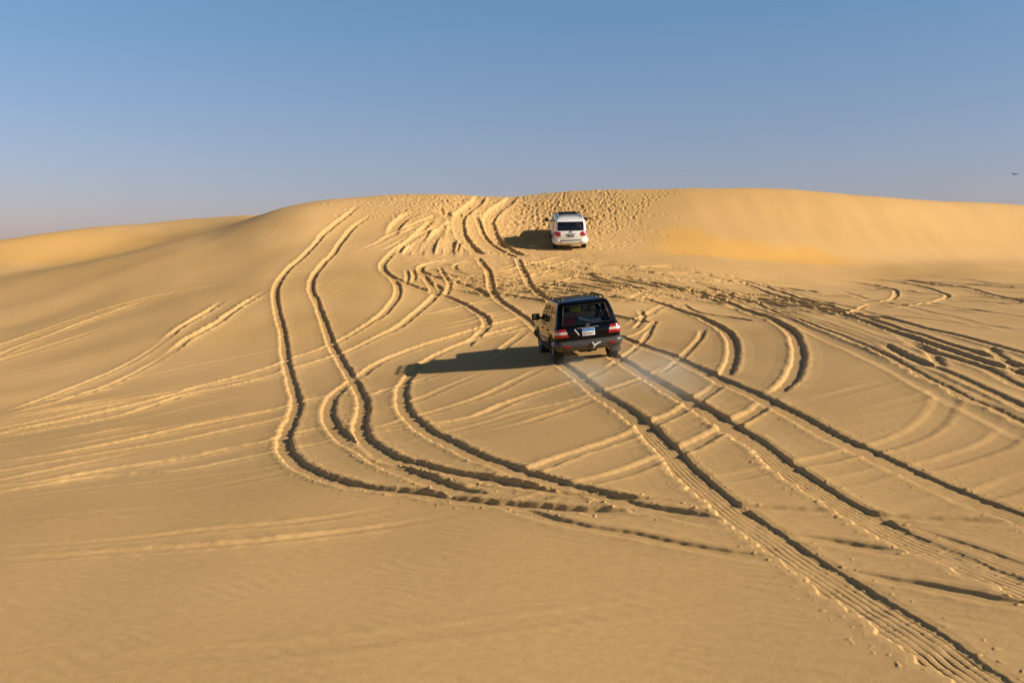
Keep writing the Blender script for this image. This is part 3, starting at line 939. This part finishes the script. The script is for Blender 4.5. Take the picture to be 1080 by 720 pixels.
    patch(bm, sh, lambda t, z: -p['gate_u'] + 2 * p['gate_u'] * t, 16, tz, .010, .012)
    gate = finish('tailgate', bm, paint, root, 40)
    # plate recess and plate
    def on_rear(x, z, off): return sh.P(sh.u_x(abs(x), z) * (1 if x >= 0 else -1), z, off)
    pz, pw, ph = p['plate']
    bm = bmesh.new()
    py = on_rear(0, pz, .010).y
    box(bm, (0, py - .010, pz), (pw, .012, ph), .002)
    if p['plate_blue']:
        box(bm, (0, py - .0175, pz + ph * .30), (pw * .96, .006, ph * .34), 0, mi=1)
    # worn, unreadable figures: short strokes
    rnd = random.Random(3)
    for k in range(6):
        x = -pw * .36 + pw * .144 * k
        box(bm, (x, py - .0175, pz - ph * .17 + rnd.uniform(-.01, .01)), (rnd.uniform(.012, .03), .004, ph * .30), 0, mi=2)
    o = finish('licence_plate', bm, M[p['plate_mat']], root, mats=[M['plate_blue'], M['plate_ink']])
    # garnish above the plate, emblem
    bm = bmesh.new()
    gz, gw = p['garnish']
    gy = on_rear(0, gz, 0).y
    box(bm, (0, gy - .022, gz), (gw, .03, .02), .006)
    finish('plate_garnish', bm, M[p['garnish_mat']], gate)
    bm = bmesh.new()
    ez, es = p['emblem']; ey = on_rear(0, ez, .01).y - .006
    n_ = 20
    for (rx_, rz_, tb) in ((es, es * .68, es * .13), (es * .35, es * .62, es * .10), (es * .62, es * .28, es * .10)):
        dz = 0 if rx_ != es * .62 else es * .25
        tube(bm, [(rx_ * math.cos(2 * math.pi * k / n_), ey, ez + dz + rz_ * math.sin(2 * math.pi * k / n_)) for k in range(n_ + 1)], tb, 6)
    finish('emblem', bm, M['silver'], gate)
    # --- rear bumper
    bz0, bz1 = p['bumper']
    def boff(z):
        t = (z - bz0) / (bz1 - bz0)
        return p['bumper_out'] * (1 - abs(2 * t - 1) ** 3) + .012
    bm = bmesh.new()
    uend = lambda z: sh.u_y(wr - wr_r - .01, z)
    patch(bm, sh, lambda t, z: -uend(z) + 2 * uend(z) * t, 44, lin(bz0, bz1, 8), boff, .05)
    bump = finish('rear_bumper', bm, M[p['bumper_mat']], root, 40)
    if p.get('step_pad'):
        bm = bmesh.new()
        patch(bm, sh, lambda t, z: -.93 + 1.86 * t, 20, lin(bz1 - .075, bz1 - .02, 3), lambda z: boff(z) + .012, .03)
        finish('step_pad', bm, M['cladding'], bump)
    for sgn in (-1, 1):
        bm = bmesh.new()
        z_ = (bz0 + bz1) / 2 + .0
        patch(bm, sh, lambda t, z: sgn * (p['refl'][0] + (p['refl'][1] - p['refl'][0]) * t), 4, lin(z_ - .032, z_ + .032, 2), lambda z: boff(z_) + .010, .03)
        finish('reflector', bm, M['red_lens'], bump)
    # --- tail lights wrap round the corners
    lz0, lz1, lx, ly = p['lamp']
    for sgn in (-1, 1):
        bm = bmesh.new()
        uo = lambda z: sh.u_y(sh.P(2, z).y + ly, z)
        ui = lambda z: sh.u_x(lx - p['lamp_slant'] * (z - lz0) / (lz1 - lz0) * -1, z)
        f = lambda t, z: sgn * (ui(z) + (uo(z) - ui(z)) * t)
        if p['lamp_kind'] == 'bands':
            d = (lz1 - lz0)
            patch(bm, sh, f, 10, lin(lz0, lz0 + d * .36, 2), .022, .03, 0)
            patch(bm, sh, f, 10, lin(lz0 + d * .36, lz0 + d * .68, 2), .020, .03, 1)
            patch(bm, sh, f, 10, lin(lz0 + d * .68, lz1, 2), .022, .03, 0)
        else:
            patch(bm, sh, f, 10, lin(lz0, lz1, 5), lambda z: .012 + .02 * (1 - abs(2 * (z - lz0) / (lz1 - lz0) - 1) ** 3), .03, 0)
        tl = finish('tail_light', bm, M['red_lens'], root, mats=[M['clear_lens']])
        if p['lamp_kind'] != 'bands':
            bm = bmesh.new()
            f2 = lambda t, z: sgn * (ui(z) + (uo(z) - ui(z)) * (.50 + .22 * t))
            patch(bm, sh, f2, 4, lin(lz0 + .05, lz0 + .12, 2), .036, .03)
            finish('reversing_lens', bm, M['clear_lens'], tl)
    # --- doors with handles
    for sgn in (-1, 1):
        for (d0, d1) in p['doors']:
            bm = bmesh.new()
            nn = 12
            zl = p['sill'] + .10
            rows_f, rows_b = [], []
            for v in lin(0, 1, 7):
                rf_, rb_ = [], []
                for t in lin(0, 1, nn):
                    y = d0 + (d1 - d0) * t
                    za = max(zl, zbot(y) + (.04 if zbot(y) > z0 else 0)); z = za + (zb - .01 - za) * v
                    q = sh.u_y(y, z)
                    a = sh.P(q, z, .007); b = sh.P(q, z, -.008); a.x *= sgn; b.x *= sgn
                    rf_.append(a); rb_.append(b)
                rows_f.append(rf_); rows_b.append(rb_)
            slab(bm, rows_f, rows_b)
            dr = finish('door', bm, paint, root, 40)
            bm = bmesh.new()
            hy = d0 + .13; hz = zb - .12
            pt = sh.P(sh.u_y(hy, hz), hz, .03)
            box(bm, (sgn * pt.x, hy, hz), (.035, .19, .035), .01)
            finish('handle', bm, M[p['handle']], dr)
        # side rubbing strip, sill step, arch flares
        bm = bmesh.new()
        for (y0, y1) in p['strip']:
            fr, bk = [], []
            for z in lin(p['strip_z'] - .05, p['strip_z'] + .05, 2):
                a_, b_ = [], []
                for t in lin(0, 1, 8):
                    y = y0 + (y1 - y0) * t; q = sh.u_y(y, z)
                    a = sh.P(q, z, .024); b = sh.P(q, z, 0); a.x *= sgn; b.x *= sgn; a_.append(a); b_.append(b)
                fr.append(a_); bk.append(b_)
            slab(bm, fr, bk)
        finish('rubbing_strip', bm, M[p['strip_mat']], root)
        bm = bmesh.new()
        box(bm, (sgn * (p['w'] - .08), (wr + wf) / 2, z0 - .02), (.20, wf - wr - 2 * wr_r - .06, .05), .015)
        finish('side_step', bm, M['cladding'], root)
        for ax in (wr, wf):
            bm = bmesh.new()
            fr, bk = [], []
            for rr_ in (wr_r - .012, wr_r + .055):
                a_, b_ = [], []
                for t in lin(-.14, math.pi + .14, 22):
                    y = ax + rr_ * math.cos(t); z = wz + rr_ * math.sin(t)
                    z = max(z, z0 - .02)
                    q = max(2.0, min(3.0, sh.u_y(y, z)))
                    pp = sh.P(q, z, .022); a = Vector((sgn * pp.x, y, z)); b = Vector((sgn * (pp.x - .05), y, z))
                    a_.append(a); b_.append(b)
                fr.append(a_); bk.append(b_)
            slab(bm, fr, bk)
            finish('wheel_arch', bm, M[p['arch_mat']], root, 40)
    # --- floor, wheel houses, engine box: the dark inside of the body
    bm = bmesh.new()
    y0f, y1f = p['low'][0][2] + .12, p['low'][0][3] - .12
    box(bm, (0, (y0f + y1f) / 2, z0 + .13), (p['w'] * 2 - .50, y1f - y0f - .06, .20), .02)
    box(bm, (0, (p['cowl'] + y1f) / 2 + .12, .80), (p['w'] * 2 - .60, y1f - p['cowl'] - .34, .42), .02)
    box(bm, (0, y0f + .55, z0 - .04), (.5, .9, .14), .03)
    finish('underbody', bm, M['inner'], root)
    # axle, differential, exhaust, spare wheel under the tail
    bm = bmesh.new()
    tube(bm, [(-.75, wr, wz), (.75, wr, wz)], .055, 10)
    tube(bm, [(0.12, wr - .16, wz), (0.12, wr - .1, wz), (0.12, wr + .12, wz), (0.12, wr + .2, wz)], [.07, .15, .15, .06], 12)
    finish('rear_axle', bm, M['cladding'], root)
    bm = bmesh.new()
    ex = p['exhaust']
    tube(bm, [(ex, wr + .3, z0), (ex, wr - .5, z0 - .02), (ex, p['low'][0][2] - .02, z0 - .05)], .032, 10)
    finish('exhaust_pipe', bm, M['silver'], root)
    # --- wheels
    tw, rr_ = p['tyre_w'], p['tyre']
    wheel_src = None
    for ax in (wr, wf):
        for sgn in (-1, 1):
            if wheel_src is None:
                bm = bmesh.new()
                h = tw / 2
                lathe_x(bm, [(-h * .72, rr_ * .60), (-h * .95, rr_ * .66), (-h, rr_ * .80), (-h * .95, rr_ * .93), (-h * .80, rr_ * .985), (-h * .3, rr_), (h * .3, rr_), (h * .80, rr_ * .985), (h * .95, rr_ * .93), (h, rr_ * .80), (h * .95, rr_ * .66), (h * .72, rr_ * .60)], 40)
                for k in range(40):     # tread blocks
                    a = 2 * math.pi * k / 40
                    for xx in (-.62, -.2, .2, .62):
                        box(bm, (xx * h, math.cos(a + xx * .06) * (rr_ + .002), math.sin(a + xx * .06) * (rr_ + .002)), (h * .34, .036, .018), 0, Euler((a + xx * .06 - math.pi / 2, 0, 0)))
                wheel = finish('wheel', bm, M['rubber'], root, 35)
                bm = bmesh.new()
                lathe_x(bm, [(-h * .7, rr_ * .60), (-h * .2, rr_ * .50), (h * .3, rr_ * .50), (h * .72, rr_ * .61), (h * .78, rr_ * .60), (h * .5, rr_ * .53)], 32)
                for k in range(5):
                    a = 2 * math.pi * k / 5
                    q = box(bm, (h * .52, math.cos(a) * rr_ * .30, math.sin(a) * rr_ * .30), (.03, rr_ * .17, rr_ * .52), .008, Euler((a - math.pi / 2, 0, 0)))
                lathe_x(bm, [(h * .35, rr_ * .14), (h * .62, rr_ * .13), (h * .70, rr_ * .08), (h * .71, .002)], 20)
                lathe_x(bm, [(h * .1, rr_ * .5), (h * .1, .002)], 24)
                rim = finish('rim', bm, M['rim'], wheel, 35)
                wheel_src = (wheel, rim)
            else:
                wheel = wheel_src[0].copy(); C.objects.link(wheel)
                rim = wheel_src[1].copy(); C.objects.link(rim); rim.parent = wheel
            wheel.parent = root
            wheel.location = (sgn * p['track'], ax, rr_)
            wheel.rotation_euler = (random.uniform(0, 6), 0, 0 if sgn > 0 else math.pi)
    # --- mirrors
    for sgn in (-1, 1):
        bm = bmesh.new()
        mx_, my_, mz_ = p['mirror']
        box(bm, (sgn * mx_, my_, mz_), (.25, .14, .20), .04)
        tube(bm, [(sgn * (mx_ - .24), my_ + .03, mz_ - .06), (sgn * (mx_ - .08), my_ + .01, mz_ - .04)], .03, 8)
        mr_ = finish('side_mirror', bm, M[p['mirror_mat']], root, 50)
        bm = bmesh.new()
        box(bm, (sgn * mx_, my_ - .068, mz_), (.18, .006, .14), .002)
        finish('mirror_glass', bm, M['mirror_glass'], mr_)
    # --- roof rails and cross bars
    for sgn in (-1, 1):
        bm = bmesh.new()
        rx_ = p['rail_x']; r0, r1 = p['rail_y']; rz = p['rail_z']
        tube(bm, [(sgn * rx_, r0, rz - .10), (sgn * rx_, r0 + .08, rz - .01)] + [(sgn * (rx_ + .01), y, rz) for y in lin(r0 + .2, r1 - .2, 6)] + [(sgn * rx_, r1 - .08, rz - .01), (sgn * rx_, r1, rz - .10)], .022, 8)
        for y in (r0 + .75, r1 - .75):
            box(bm, (sgn * rx_, y, rz - .04), (.035, .09, .08), .008)
        finish('roof_rail', bm, M['trim'], root)
    for y in p['bars']:
        bm = bmesh.new()
        box(bm, (0, y, p['rail_z'] - .012), (2 * p['rail_x'], .05, .025), .006)
        finish('cross_bar', bm, M[p['bar_mat']], root)
    if p.get('sunroof'):
        bm = bmesh.new()
        y0s, y1s, xs_ = p['sunroof']
        rows_f = [[Vector((xs_ * s_, y, zt + p['roof_crown'] + .006 - .004 * abs(s_))) for s_ in lin(-1, 1, 6)] for y in lin(y0s, y1s, 4)]
        rows_b = [[v - Vector((0, 0, .03)) for v in r] for r in rows_f]
        slab(bm, rows_f, rows_b)
        finish('sunroof', bm, M['trim'], root)
    # --- front: grille, headlights, front bumper
    fy = p['low'][0][3]
    bm = bmesh.new()
    patch(bm, sh, lambda t, z: 5 - .62 * t, 6, lin(.82, 1.02, 3), .012, .02)
    patch(bm, sh, lambda t, z: -(5 - .62 * t), 6, lin(.82, 1.02, 3), .012, .02)
    finish('grille', bm, M['trim'], root)
    for sgn in (-1, 1):
        bm = bmesh.new()
        patch(bm, sh, lambda t, z: sgn * (4.32 - .95 * t), 8, lin(.84, 1.03, 3), .014, .03)
        finish('headlight', bm, M['clear_lens'], root)
    bm = bmesh.new()
    patch(bm, sh, lambda t, z: -3.1 - .0 - t * 1.9, 20, lin(.46, .74, 5), lambda z: .07 * (1 - abs((z - .6) / .15) ** 3) + .012, .05)
    patch(bm, sh, lambda t, z: 3.1 + t * 1.9, 20, lin(.46, .74, 5), lambda z: .07 * (1 - abs((z - .6) / .15) ** 3) + .012, .05)
    finish('front_bumper', bm, M[p['bumper_mat']], root, 40)
    # --- inside: seats, dashboard, steering wheel, headlining
    sm = M[p['seat']]
    for sx in (-.38, .38):
        bm = bmesh.new()
        box(bm, (sx, .30, .92), (.50, .50, .20), .06)
        box(bm, (sx, .02, 1.20), (.48, .16, .62), .06, Euler((R(12), 0, 0)))
        box(bm, (sx, -.08, 1.58), (.26, .10, .18), .04)
        finish('front_seat', bm, sm, root, 50)
    bm = bmesh.new()
    box(bm, (0, -.62, .92), (1.30, .50, .20), .06)
    box(bm, (0, -.92, 1.14), (1.30, .16, .55), .06, Euler((R(14), 0, 0)))
    for sx in (-.40, 0, .40):
        box(bm, (sx, -1.02, 1.47), (.25, .09, .16), .035)
    finish('rear_bench', bm, sm, root, 50)
    bm = bmesh.new()
    box(bm, (0, .98, 1.05), (1.40, .40, .28), .06)
    n_ = 20
    tube(bm, [(-.38 + .19 * math.cos(2 * math.pi * k / n_), .72 + .06 * math.sin(2 * math.pi * k / n_), 1.16 + .18 * math.sin(2 * math.pi * k / n_)) for k in range(n_ + 1)], .018, 6)
    finish('dashboard', bm, M['inner'], root, 50)
    bm = bmesh.new()
    box(bm, (0, p['low'][0][2] + .70, z0 + .32), (1.30, .98, .10), .02)
    finish('cargo_floor', bm, M['inner'], root)
    # wiper
    bm = bmesh.new()
    zwp = zw0 + .03
    tube(bm, [gh.P(.05, zwp - .03, .02), gh.P(.02, zwp + .02, .03), gh.P(-.45, zwp + .03, .022)], .009, 6)
    finish('rear_wiper', bm, M['trim'], root)
    return root, sh, gh, bump, gate

SPEC = {}
SPEC['black'] = dict(name='black_suv', paint='black',
    #        z     w     yr     yf    rc   rf
    low=[(.42, .90, -2.33, 2.33, .20, .34), (.60, .945, -2.38, 2.38, .20, .34), (.86, .965, -2.40, 2.38, .19, .32), (1.00, .955, -2.39, 2.34, .18, .30), (1.09, .935, -2.36, 2.25, .17, .28)],
    up=[(1.10, .915, -2.34, 1.10, .15, .25), (1.13, .905, -2.33, 1.06, .15, .25), (1.45, .83, -2.22, .66, .14, .25), (1.68, .755, -2.10, .30, .13, .24), (1.755, .71, -2.03, .14, .13, .24)],
    belt=1.09, step=.035, top=1.755, sill=.44, win=(1.155, 1.665), axle_r=-1.42, axle_f=1.43, arch=.455, tyre=.385, tyre_w=.275, track=.805, w=.94,
    cowl=1.02, hood_crown=.06, roof_crown=.075, rear_win=.965, front_win=.93,
    side_win=[(-2.06, -1.18, -1.86, -1.16), (-1.08, -.20, -1.07, -.22), (-.10, .84, -.12, .22)],
    rear_glass='glass', side_glass='glass_dark', gate_z=.72, gate_u=1.0, plate=(.925, .36, .20), plate_blue=True, plate_mat='plate',
    garnish=(1.055, .62), garnish_mat='chrome', emblem=(1.115, .055), bumper=(.42, .715), bumper_out=.075, bumper_mat='grey', refl=(.80, 1.02),
    lamp=(.83, 1.065, .585, .15), lamp_slant=.07, lamp_kind='bands', doors=[(-1.10, -.17), (-.14, .92)], handle='trim', strip=[(-.92, .92)], strip_z=.66, strip_mat='grey', arch_mat='grey',
    exhaust=.55, mirror=(1.04, .86, 1.24), mirror_mat='mirror', rail_x=.61, rail_y=(-1.95, .12), rail_z=1.85, bars=(-1.35, -.45), bar_mat='trim', seat='seat')
SPEC['white'] = dict(name='white_suv', paint='white',
    low=[(.42, .92, -2.44, 2.44, .30, .45), (.60, .965, -2.52, 2.50, .30, .45), (.86, .985, -2.54, 2.50, .28, .42), (1.04, .975, -2.52, 2.44, .27, .40), (1.18, .95, -2.48, 2.32, .26, .38)],
    up=[(1.20, .94, -2.47, 1.20, .16, .35), (1.22, .935, -2.46, 1.15, .15, .35), (1.50, .915, -2.37, .70, .13, .32), (1.74, .87, -2.27, .34, .11, .30), (1.82, .815, -2.20, .18, .11, .28)],
    belt=1.18, step=.03, top=1.82, sill=.46, win=(1.25, 1.715), axle_r=-1.50, axle_f=1.50, arch=.455, tyre=.385, tyre_w=.265, track=.835, w=.96,
    cowl=1.12, hood_crown=.09, roof_crown=.085, rear_win=.98, front_win=.93,
    side_win=[(-2.10, -1.28, -1.88, -1.24), (-1.16, -.22, -1.14, -.24), (-.12, .90, -.14, .26)],
    rear_glass='glass_dark', side_glass='glass_dark', gate_z=.76, gate_u=1.0, plate=(.965, .40, .16), plate_blue=False, plate_mat='plate_grey',
    garnish=(1.062, .56), garnish_mat='trim', emblem=(1.165, .085), bumper=(.42, .76), bumper_out=.10, bumper_mat='white', refl=(.82, 1.02), step_pad=True,
    lamp=(.93, 1.175, .60, .20), lamp_slant=.0, lamp_kind='red', doors=[(-1.16, -.19), (-.16, .98)], handle='white', strip=[(-1.0, .98)], strip_z=.66, strip_mat='white', arch_mat='white',
    exhaust=.62, mirror=(1.19, .90, 1.30), mirror_mat='mirror', rail_x=.70, rail_y=(-1.95, .10), rail_z=1.93, bars=(-1.40, -.50), bar_mat='trim', sunroof=(-1.0, .12, .54), seat='seat_brown')

def stand(root, p, rear, f, yaw, sink=.055, dp=0.0):
    """put a car on the sand: heading yaw, pitch and roll from the ground under its wheels"""
    rt = np.array([f[1], -f[0]])
    c = rear - f * p['axle_r']
    def h(a, b):
        q = c + f * a + rt * b
        return float(base_z(*q))
    z_rl, z_rr = h(p['axle_r'], -p['track']), h(p['axle_r'], p['track'])
    z_fl, z_fr = h(p['axle_f'], -p['track']), h(p['axle_f'], p['track'])
    pitch = math.atan2((z_fl + z_fr - z_rl - z_rr) / 2, p['axle_f'] - p['axle_r']) + dp
    roll = math.atan2((z_rl + z_fl - z_rr - z_fr) / 2, 2 * p['track'])
    root.rotation_mode = 'XYZ'
    m = Matrix.Rotation(yaw, 4, 'Z') @ Matrix.Rotation(pitch, 4, 'X') @ Matrix.Rotation(roll, 4, 'Y')
    m.translation = Vector((c[0], c[1], (z_rl + z_rr) / 2 - p['axle_r'] * math.tan(pitch) - sink))
    root.matrix_world = m
    print(p['name'], 'pitch', round(math.degrees(pitch), 1), 'roll', round(math.degrees(roll), 1), 'at', [round(v, 2) for v in m.translation])
    return m

black, bsh, bgh, bbump, bgate = build_suv('black')
bM = stand(black, SPEC['black'], b_rear, b_fwd, BLACK_YAW)
tag(black, 'glossy black off-road wagon with grey bumper, driving up the tracked sand and throwing dust', 'car', 'off-road cars on the dune')
white, wsh, wgh, wbump, wgate = build_suv('white')
wM = stand(white, SPEC['white'], w_rear, w_fwd, WHITE_YAW, dp=R(-1.5))
tag(white, 'white off-road wagon with black roof rails, climbing the steep trampled face near the crest', 'car', 'off-road cars on the dune')

# black car only: tow hook, mud flaps, a slanted sticker on the tailgate
bm = bmesh.new()
yb = bsh.P(0, .55).y - .09
tube(bm, [(.10, yb + .04, .46), (.10, yb - .03, .50), (.10, yb - .05, .57)], .026, 8)
tube(bm, [(.10, yb - .05, .53), (.19, yb - .06, .585), (.30, yb - .05, .615)], [.03, .022, .016], 8)
tube(bm, [(.07, yb - .02, .62), (.10, yb - .05, .56)], .02, 8)
finish('tow_hook', bm, M['hook'], bbump)
for sgn in (-1, 1):
    bm = bmesh.new()
    box(bm, (sgn * .83, -1.90, .36), (.30, .02, .26), .006)
    finish('mud_flap', bm, M['flap'] if sgn > 0 else M['trim'], black)  # left flap is coloured black in place of shade; the right stays grey
bm = bmesh.new()
fr = [[bsh.P(bsh.u_x(x + dx_, z) * (1 if x + dx_ >= 0 else -1) if x + dx_ >= 0 else -bsh.u_x(-(x + dx_), z), z, .0125) for dx_ in (0, .03)] for x, z in ((-.40, 1.04), (-.37, .97), (-.33, .92), (-.30, .86))]
bk = [[v + Vector((0, .004, 0)) for v in r] for r in fr]
slab(bm, fr, bk)
finish('sticker', bm, M['plate'], bgate)

# luggage seen through the black car's rear window: things of their own
def inside(name, bm, m, label, cat, M4, grp='luggage behind the rear window of the black car', **k):
    o = finish(name, bm, m, None, 50, **k)
    o.matrix_world = M4
    tag(o, label, cat, grp)
    return o
bm = bmesh.new()
vs = box(bm, (-.43, -1.86, 1.08), (.36, .30, .46), .09)
for v in vs: v.co += Vector((.02 * math.sin(v.co.z * 21), .02 * math.sin(v.co.x * 19), .025 * math.sin(v.co.x * 26 + v.co.y * 9)))
bag = inside('red_bag', bm, M['red_bag'], 'bright red soft bag low at the left of the black car\'s rear window', 'bag', bM)
bm = bmesh.new()
tube(bm, [(-.52, -1.86, 1.28), (-.50, -1.86, 1.36), (-.43, -1.86, 1.39), (-.36, -1.86, 1.36), (-.34, -1.86, 1.28)], .014, 8)
finish('handle', bm, M['red_bag'], bag)
bm = bmesh.new()
box(bm, (-.46, -1.46, 1.16), (.42, .30, .52), .02)
box(bm, (-.46, -1.46, 1.435), (.44, .32, .05), .012)
inside('sage_box', bm, M['sage'], 'dull green box standing behind the red bag in the black car', 'box', bM)
bm = bmesh.new()
def bottle(bm, c, d, L=.34, r=.045, mi=0):
    c = Vector(c); d = Vector(d).normalized()
    tube(bm, [c, c + d * L * .02, c + d * L * .68, c + d * L * .80, c + d * L * .84, c + d * L], [r * .7, r, r, r * .45, r * .32, r * .32], 14)
bottle(bm, (-.16, -1.92, 1.30), (.9, -.05, -.32), .46, .05)
inside('water_bottle', bm, M['pale'], 'long pale plastic bottle lying slanted in the middle of the black car\'s rear window', 'bottle', bM)
bm = bmesh.new()
vs = box(bm, (.02, -1.70, 1.10), (.52, .34, .40), .07)
for v in vs: v.co += Vector((0, .02 * math.sin(v.co.x * 17), .02 * math.sin(v.co.x * 21)))
inside('teal_bag', bm, M['teal'], 'dark teal bundle under the pale bottle in the black car', 'bag', bM)
bm = bmesh.new()
vs = box(bm, (.33, -1.86, 1.10), (.34, .26, .30), .07)
for v in vs: v.co += Vector((0, 0, .03 * math.sin(v.co.x * 23)))
inside('cloth_bundle', bm, M['pale'], 'small pale bundle low at the right of the black car\'s rear window', 'bundle', bM)
bm = bmesh.new()
vs = box(bm, (-.12, -1.22, 1.50), (.34, .12, .20), .04)  # yellow green block above the bench top
for v in vs: v.co += Vector((0, 0, .015 * math.sin(v.co.x * 27)))
inside('yellow_block', bm, M['yellow'], 'yellow green cloth over the bench top inside the black car', 'block', bM)

# ------------------------------------------------------------------ bird far off in the air, right edge
def make_bird(u, v, dist):
    rx, rz = ray(u, v)
    root = bpy.data.objects.new('bird', None); C.objects.link(root)
    root.location = (rx * dist, dist, HC + rz * dist)
    bm = bmesh.new()
    tube(bm, [(-.19, 0, .0), (-.17, 0, .01), (-.12, 0, .015), (-.02, 0, .0), (.08, 0, -.005), (.16, 0, .0), (.26, 0, .012)], [.004, .024, .030, .052, .045, .022, .012], 10)
    tube(bm, [(-.185, 0, .008), (-.225, 0, .002)], [.012, .002], 6)
    rows_f = [[(.12, -.02, .002), (.12, .02, .002)], [(.30, -.055, .016), (.30, .055, .016)]]
    slab(bm, [[Vector(q) for q in r] for r in rows_f], [[Vector(q) - Vector((0, 0, .008)) for q in r] for r in rows_f])
    finish('body', bm, M['bird'], root, 50)
    for s_ in (-1, 1):
        bm = bmesh.new()
        st = [(0, .10, .02), (.18, .125, .09), (.34, .11, .15), (.50, .07, .13), (.60, .02, .09)]
        f = [[Vector((-.06 + .05 * (y / .6) ** 2 + c * (k - .35) * 1.5, s_ * (y + .03), z - .012 * k)) for k in (0, .25, .5, .75, 1)] for y, c, z in st]
        b = [[q - Vector((0, 0, .010)) for q in r] for r in f]
        slab(bm, f, b)
        finish('wing', bm, M['bird'], root, 50)
    root.rotation_euler = (R(8), R(-14), R(12))
    tag(root, 'small dark bird gliding in the haze above the right end of the dune', 'bird')
M['bird'] = mat('bird_plumage', (.035, .027, .022), .8)
make_bird(1070.5, 184.0, 118.0)

# ------------------------------------------------------------------ dust thrown up behind the black car
mdust = bpy.data.materials.new('dust'); mdust.use_nodes = True
nt = mdust.node_tree; nt.nodes.clear()
out = nt.nodes.new('ShaderNodeOutputMaterial')
pv = nt.nodes.new('ShaderNodeVolumePrincipled')
pv.inputs['Color'].default_value = (1.0, .90, .72, 1)
pv.inputs['Anisotropy'].default_value = .2
tc = nt.nodes.new('ShaderNodeTexCoord')
ln = nt.nodes.new('ShaderNodeVectorMath'); ln.operation = 'LENGTH'
nt.links.new(tc.outputs['Object'], ln.inputs[0])
mr = nt.nodes.new('ShaderNodeMapRange'); mr.interpolation_type = 'SMOOTHERSTEP'
mr.inputs['From Min'].default_value = 1.0; mr.inputs['From Max'].default_value = .15
nt.links.new(ln.outputs['Value'], mr.inputs['Value'])
nz = nt.nodes.new('ShaderNodeTexNoise'); nz.inputs['Scale'].default_value = 2.6; nz.inputs['Detail'].default_value = 5
geo = nt.nodes.new('ShaderNodeNewGeometry'); nt.links.new(geo.outputs['Position'], nz.inputs['Vector'])
nr = nt.nodes.new('ShaderNodeMapRange'); nr.inputs['From Min'].default_value = .36; nr.inputs['From Max'].default_value = .70
nt.links.new(nz.outputs['Fac'], nr.inputs['Value'])
m1 = nt.nodes.new('ShaderNodeMath'); m1.operation = 'MULTIPLY'
nt.links.new(mr.outputs[0], m1.inputs[0]); nt.links.new(nr.outputs[0], m1.inputs[1])
m2 = nt.nodes.new('ShaderNodeMath'); m2.operation = 'MULTIPLY'; m2.inputs[1].default_value = 0.32
nt.links.new(m1.outputs[0], m2.inputs[0]); nt.links.new(m2.outputs[0], pv.inputs['Density'])
nt.links.new(pv.outputs[0], out.inputs['Volume'])
for (u0, v0), (u1, v1), sx, sz, lab in (((600, 390), (655, 430), .95, .55, 'thin pale dust hanging over the left wheel track behind the black car'),
                                         ((658, 382), (748, 438), 1.05, .7, 'thin pale dust hanging over the right wheel track behind the black car')):
    a, b = at(u0, v0), at(u1, v1)
    c = (a + b) / 2; d = b - a; L = float(np.hypot(*d))
    bm = bmesh.new(); bmesh.ops.create_icosphere(bm, subdivisions=3, radius=1.0)
    o = finish('dust_cloud', bm, mdust, None, 180)
    o.location = (c[0], c[1], float(base_z(*c)) + sz * .35)
    o.rotation_euler = (math.atan2(float(base_z(*b) - base_z(*a)), L), 0, math.atan2(-d[0], d[1]))
    o.scale = (sx, L * .58, sz)
    tag(o, lab, 'dust', kind='stuff')
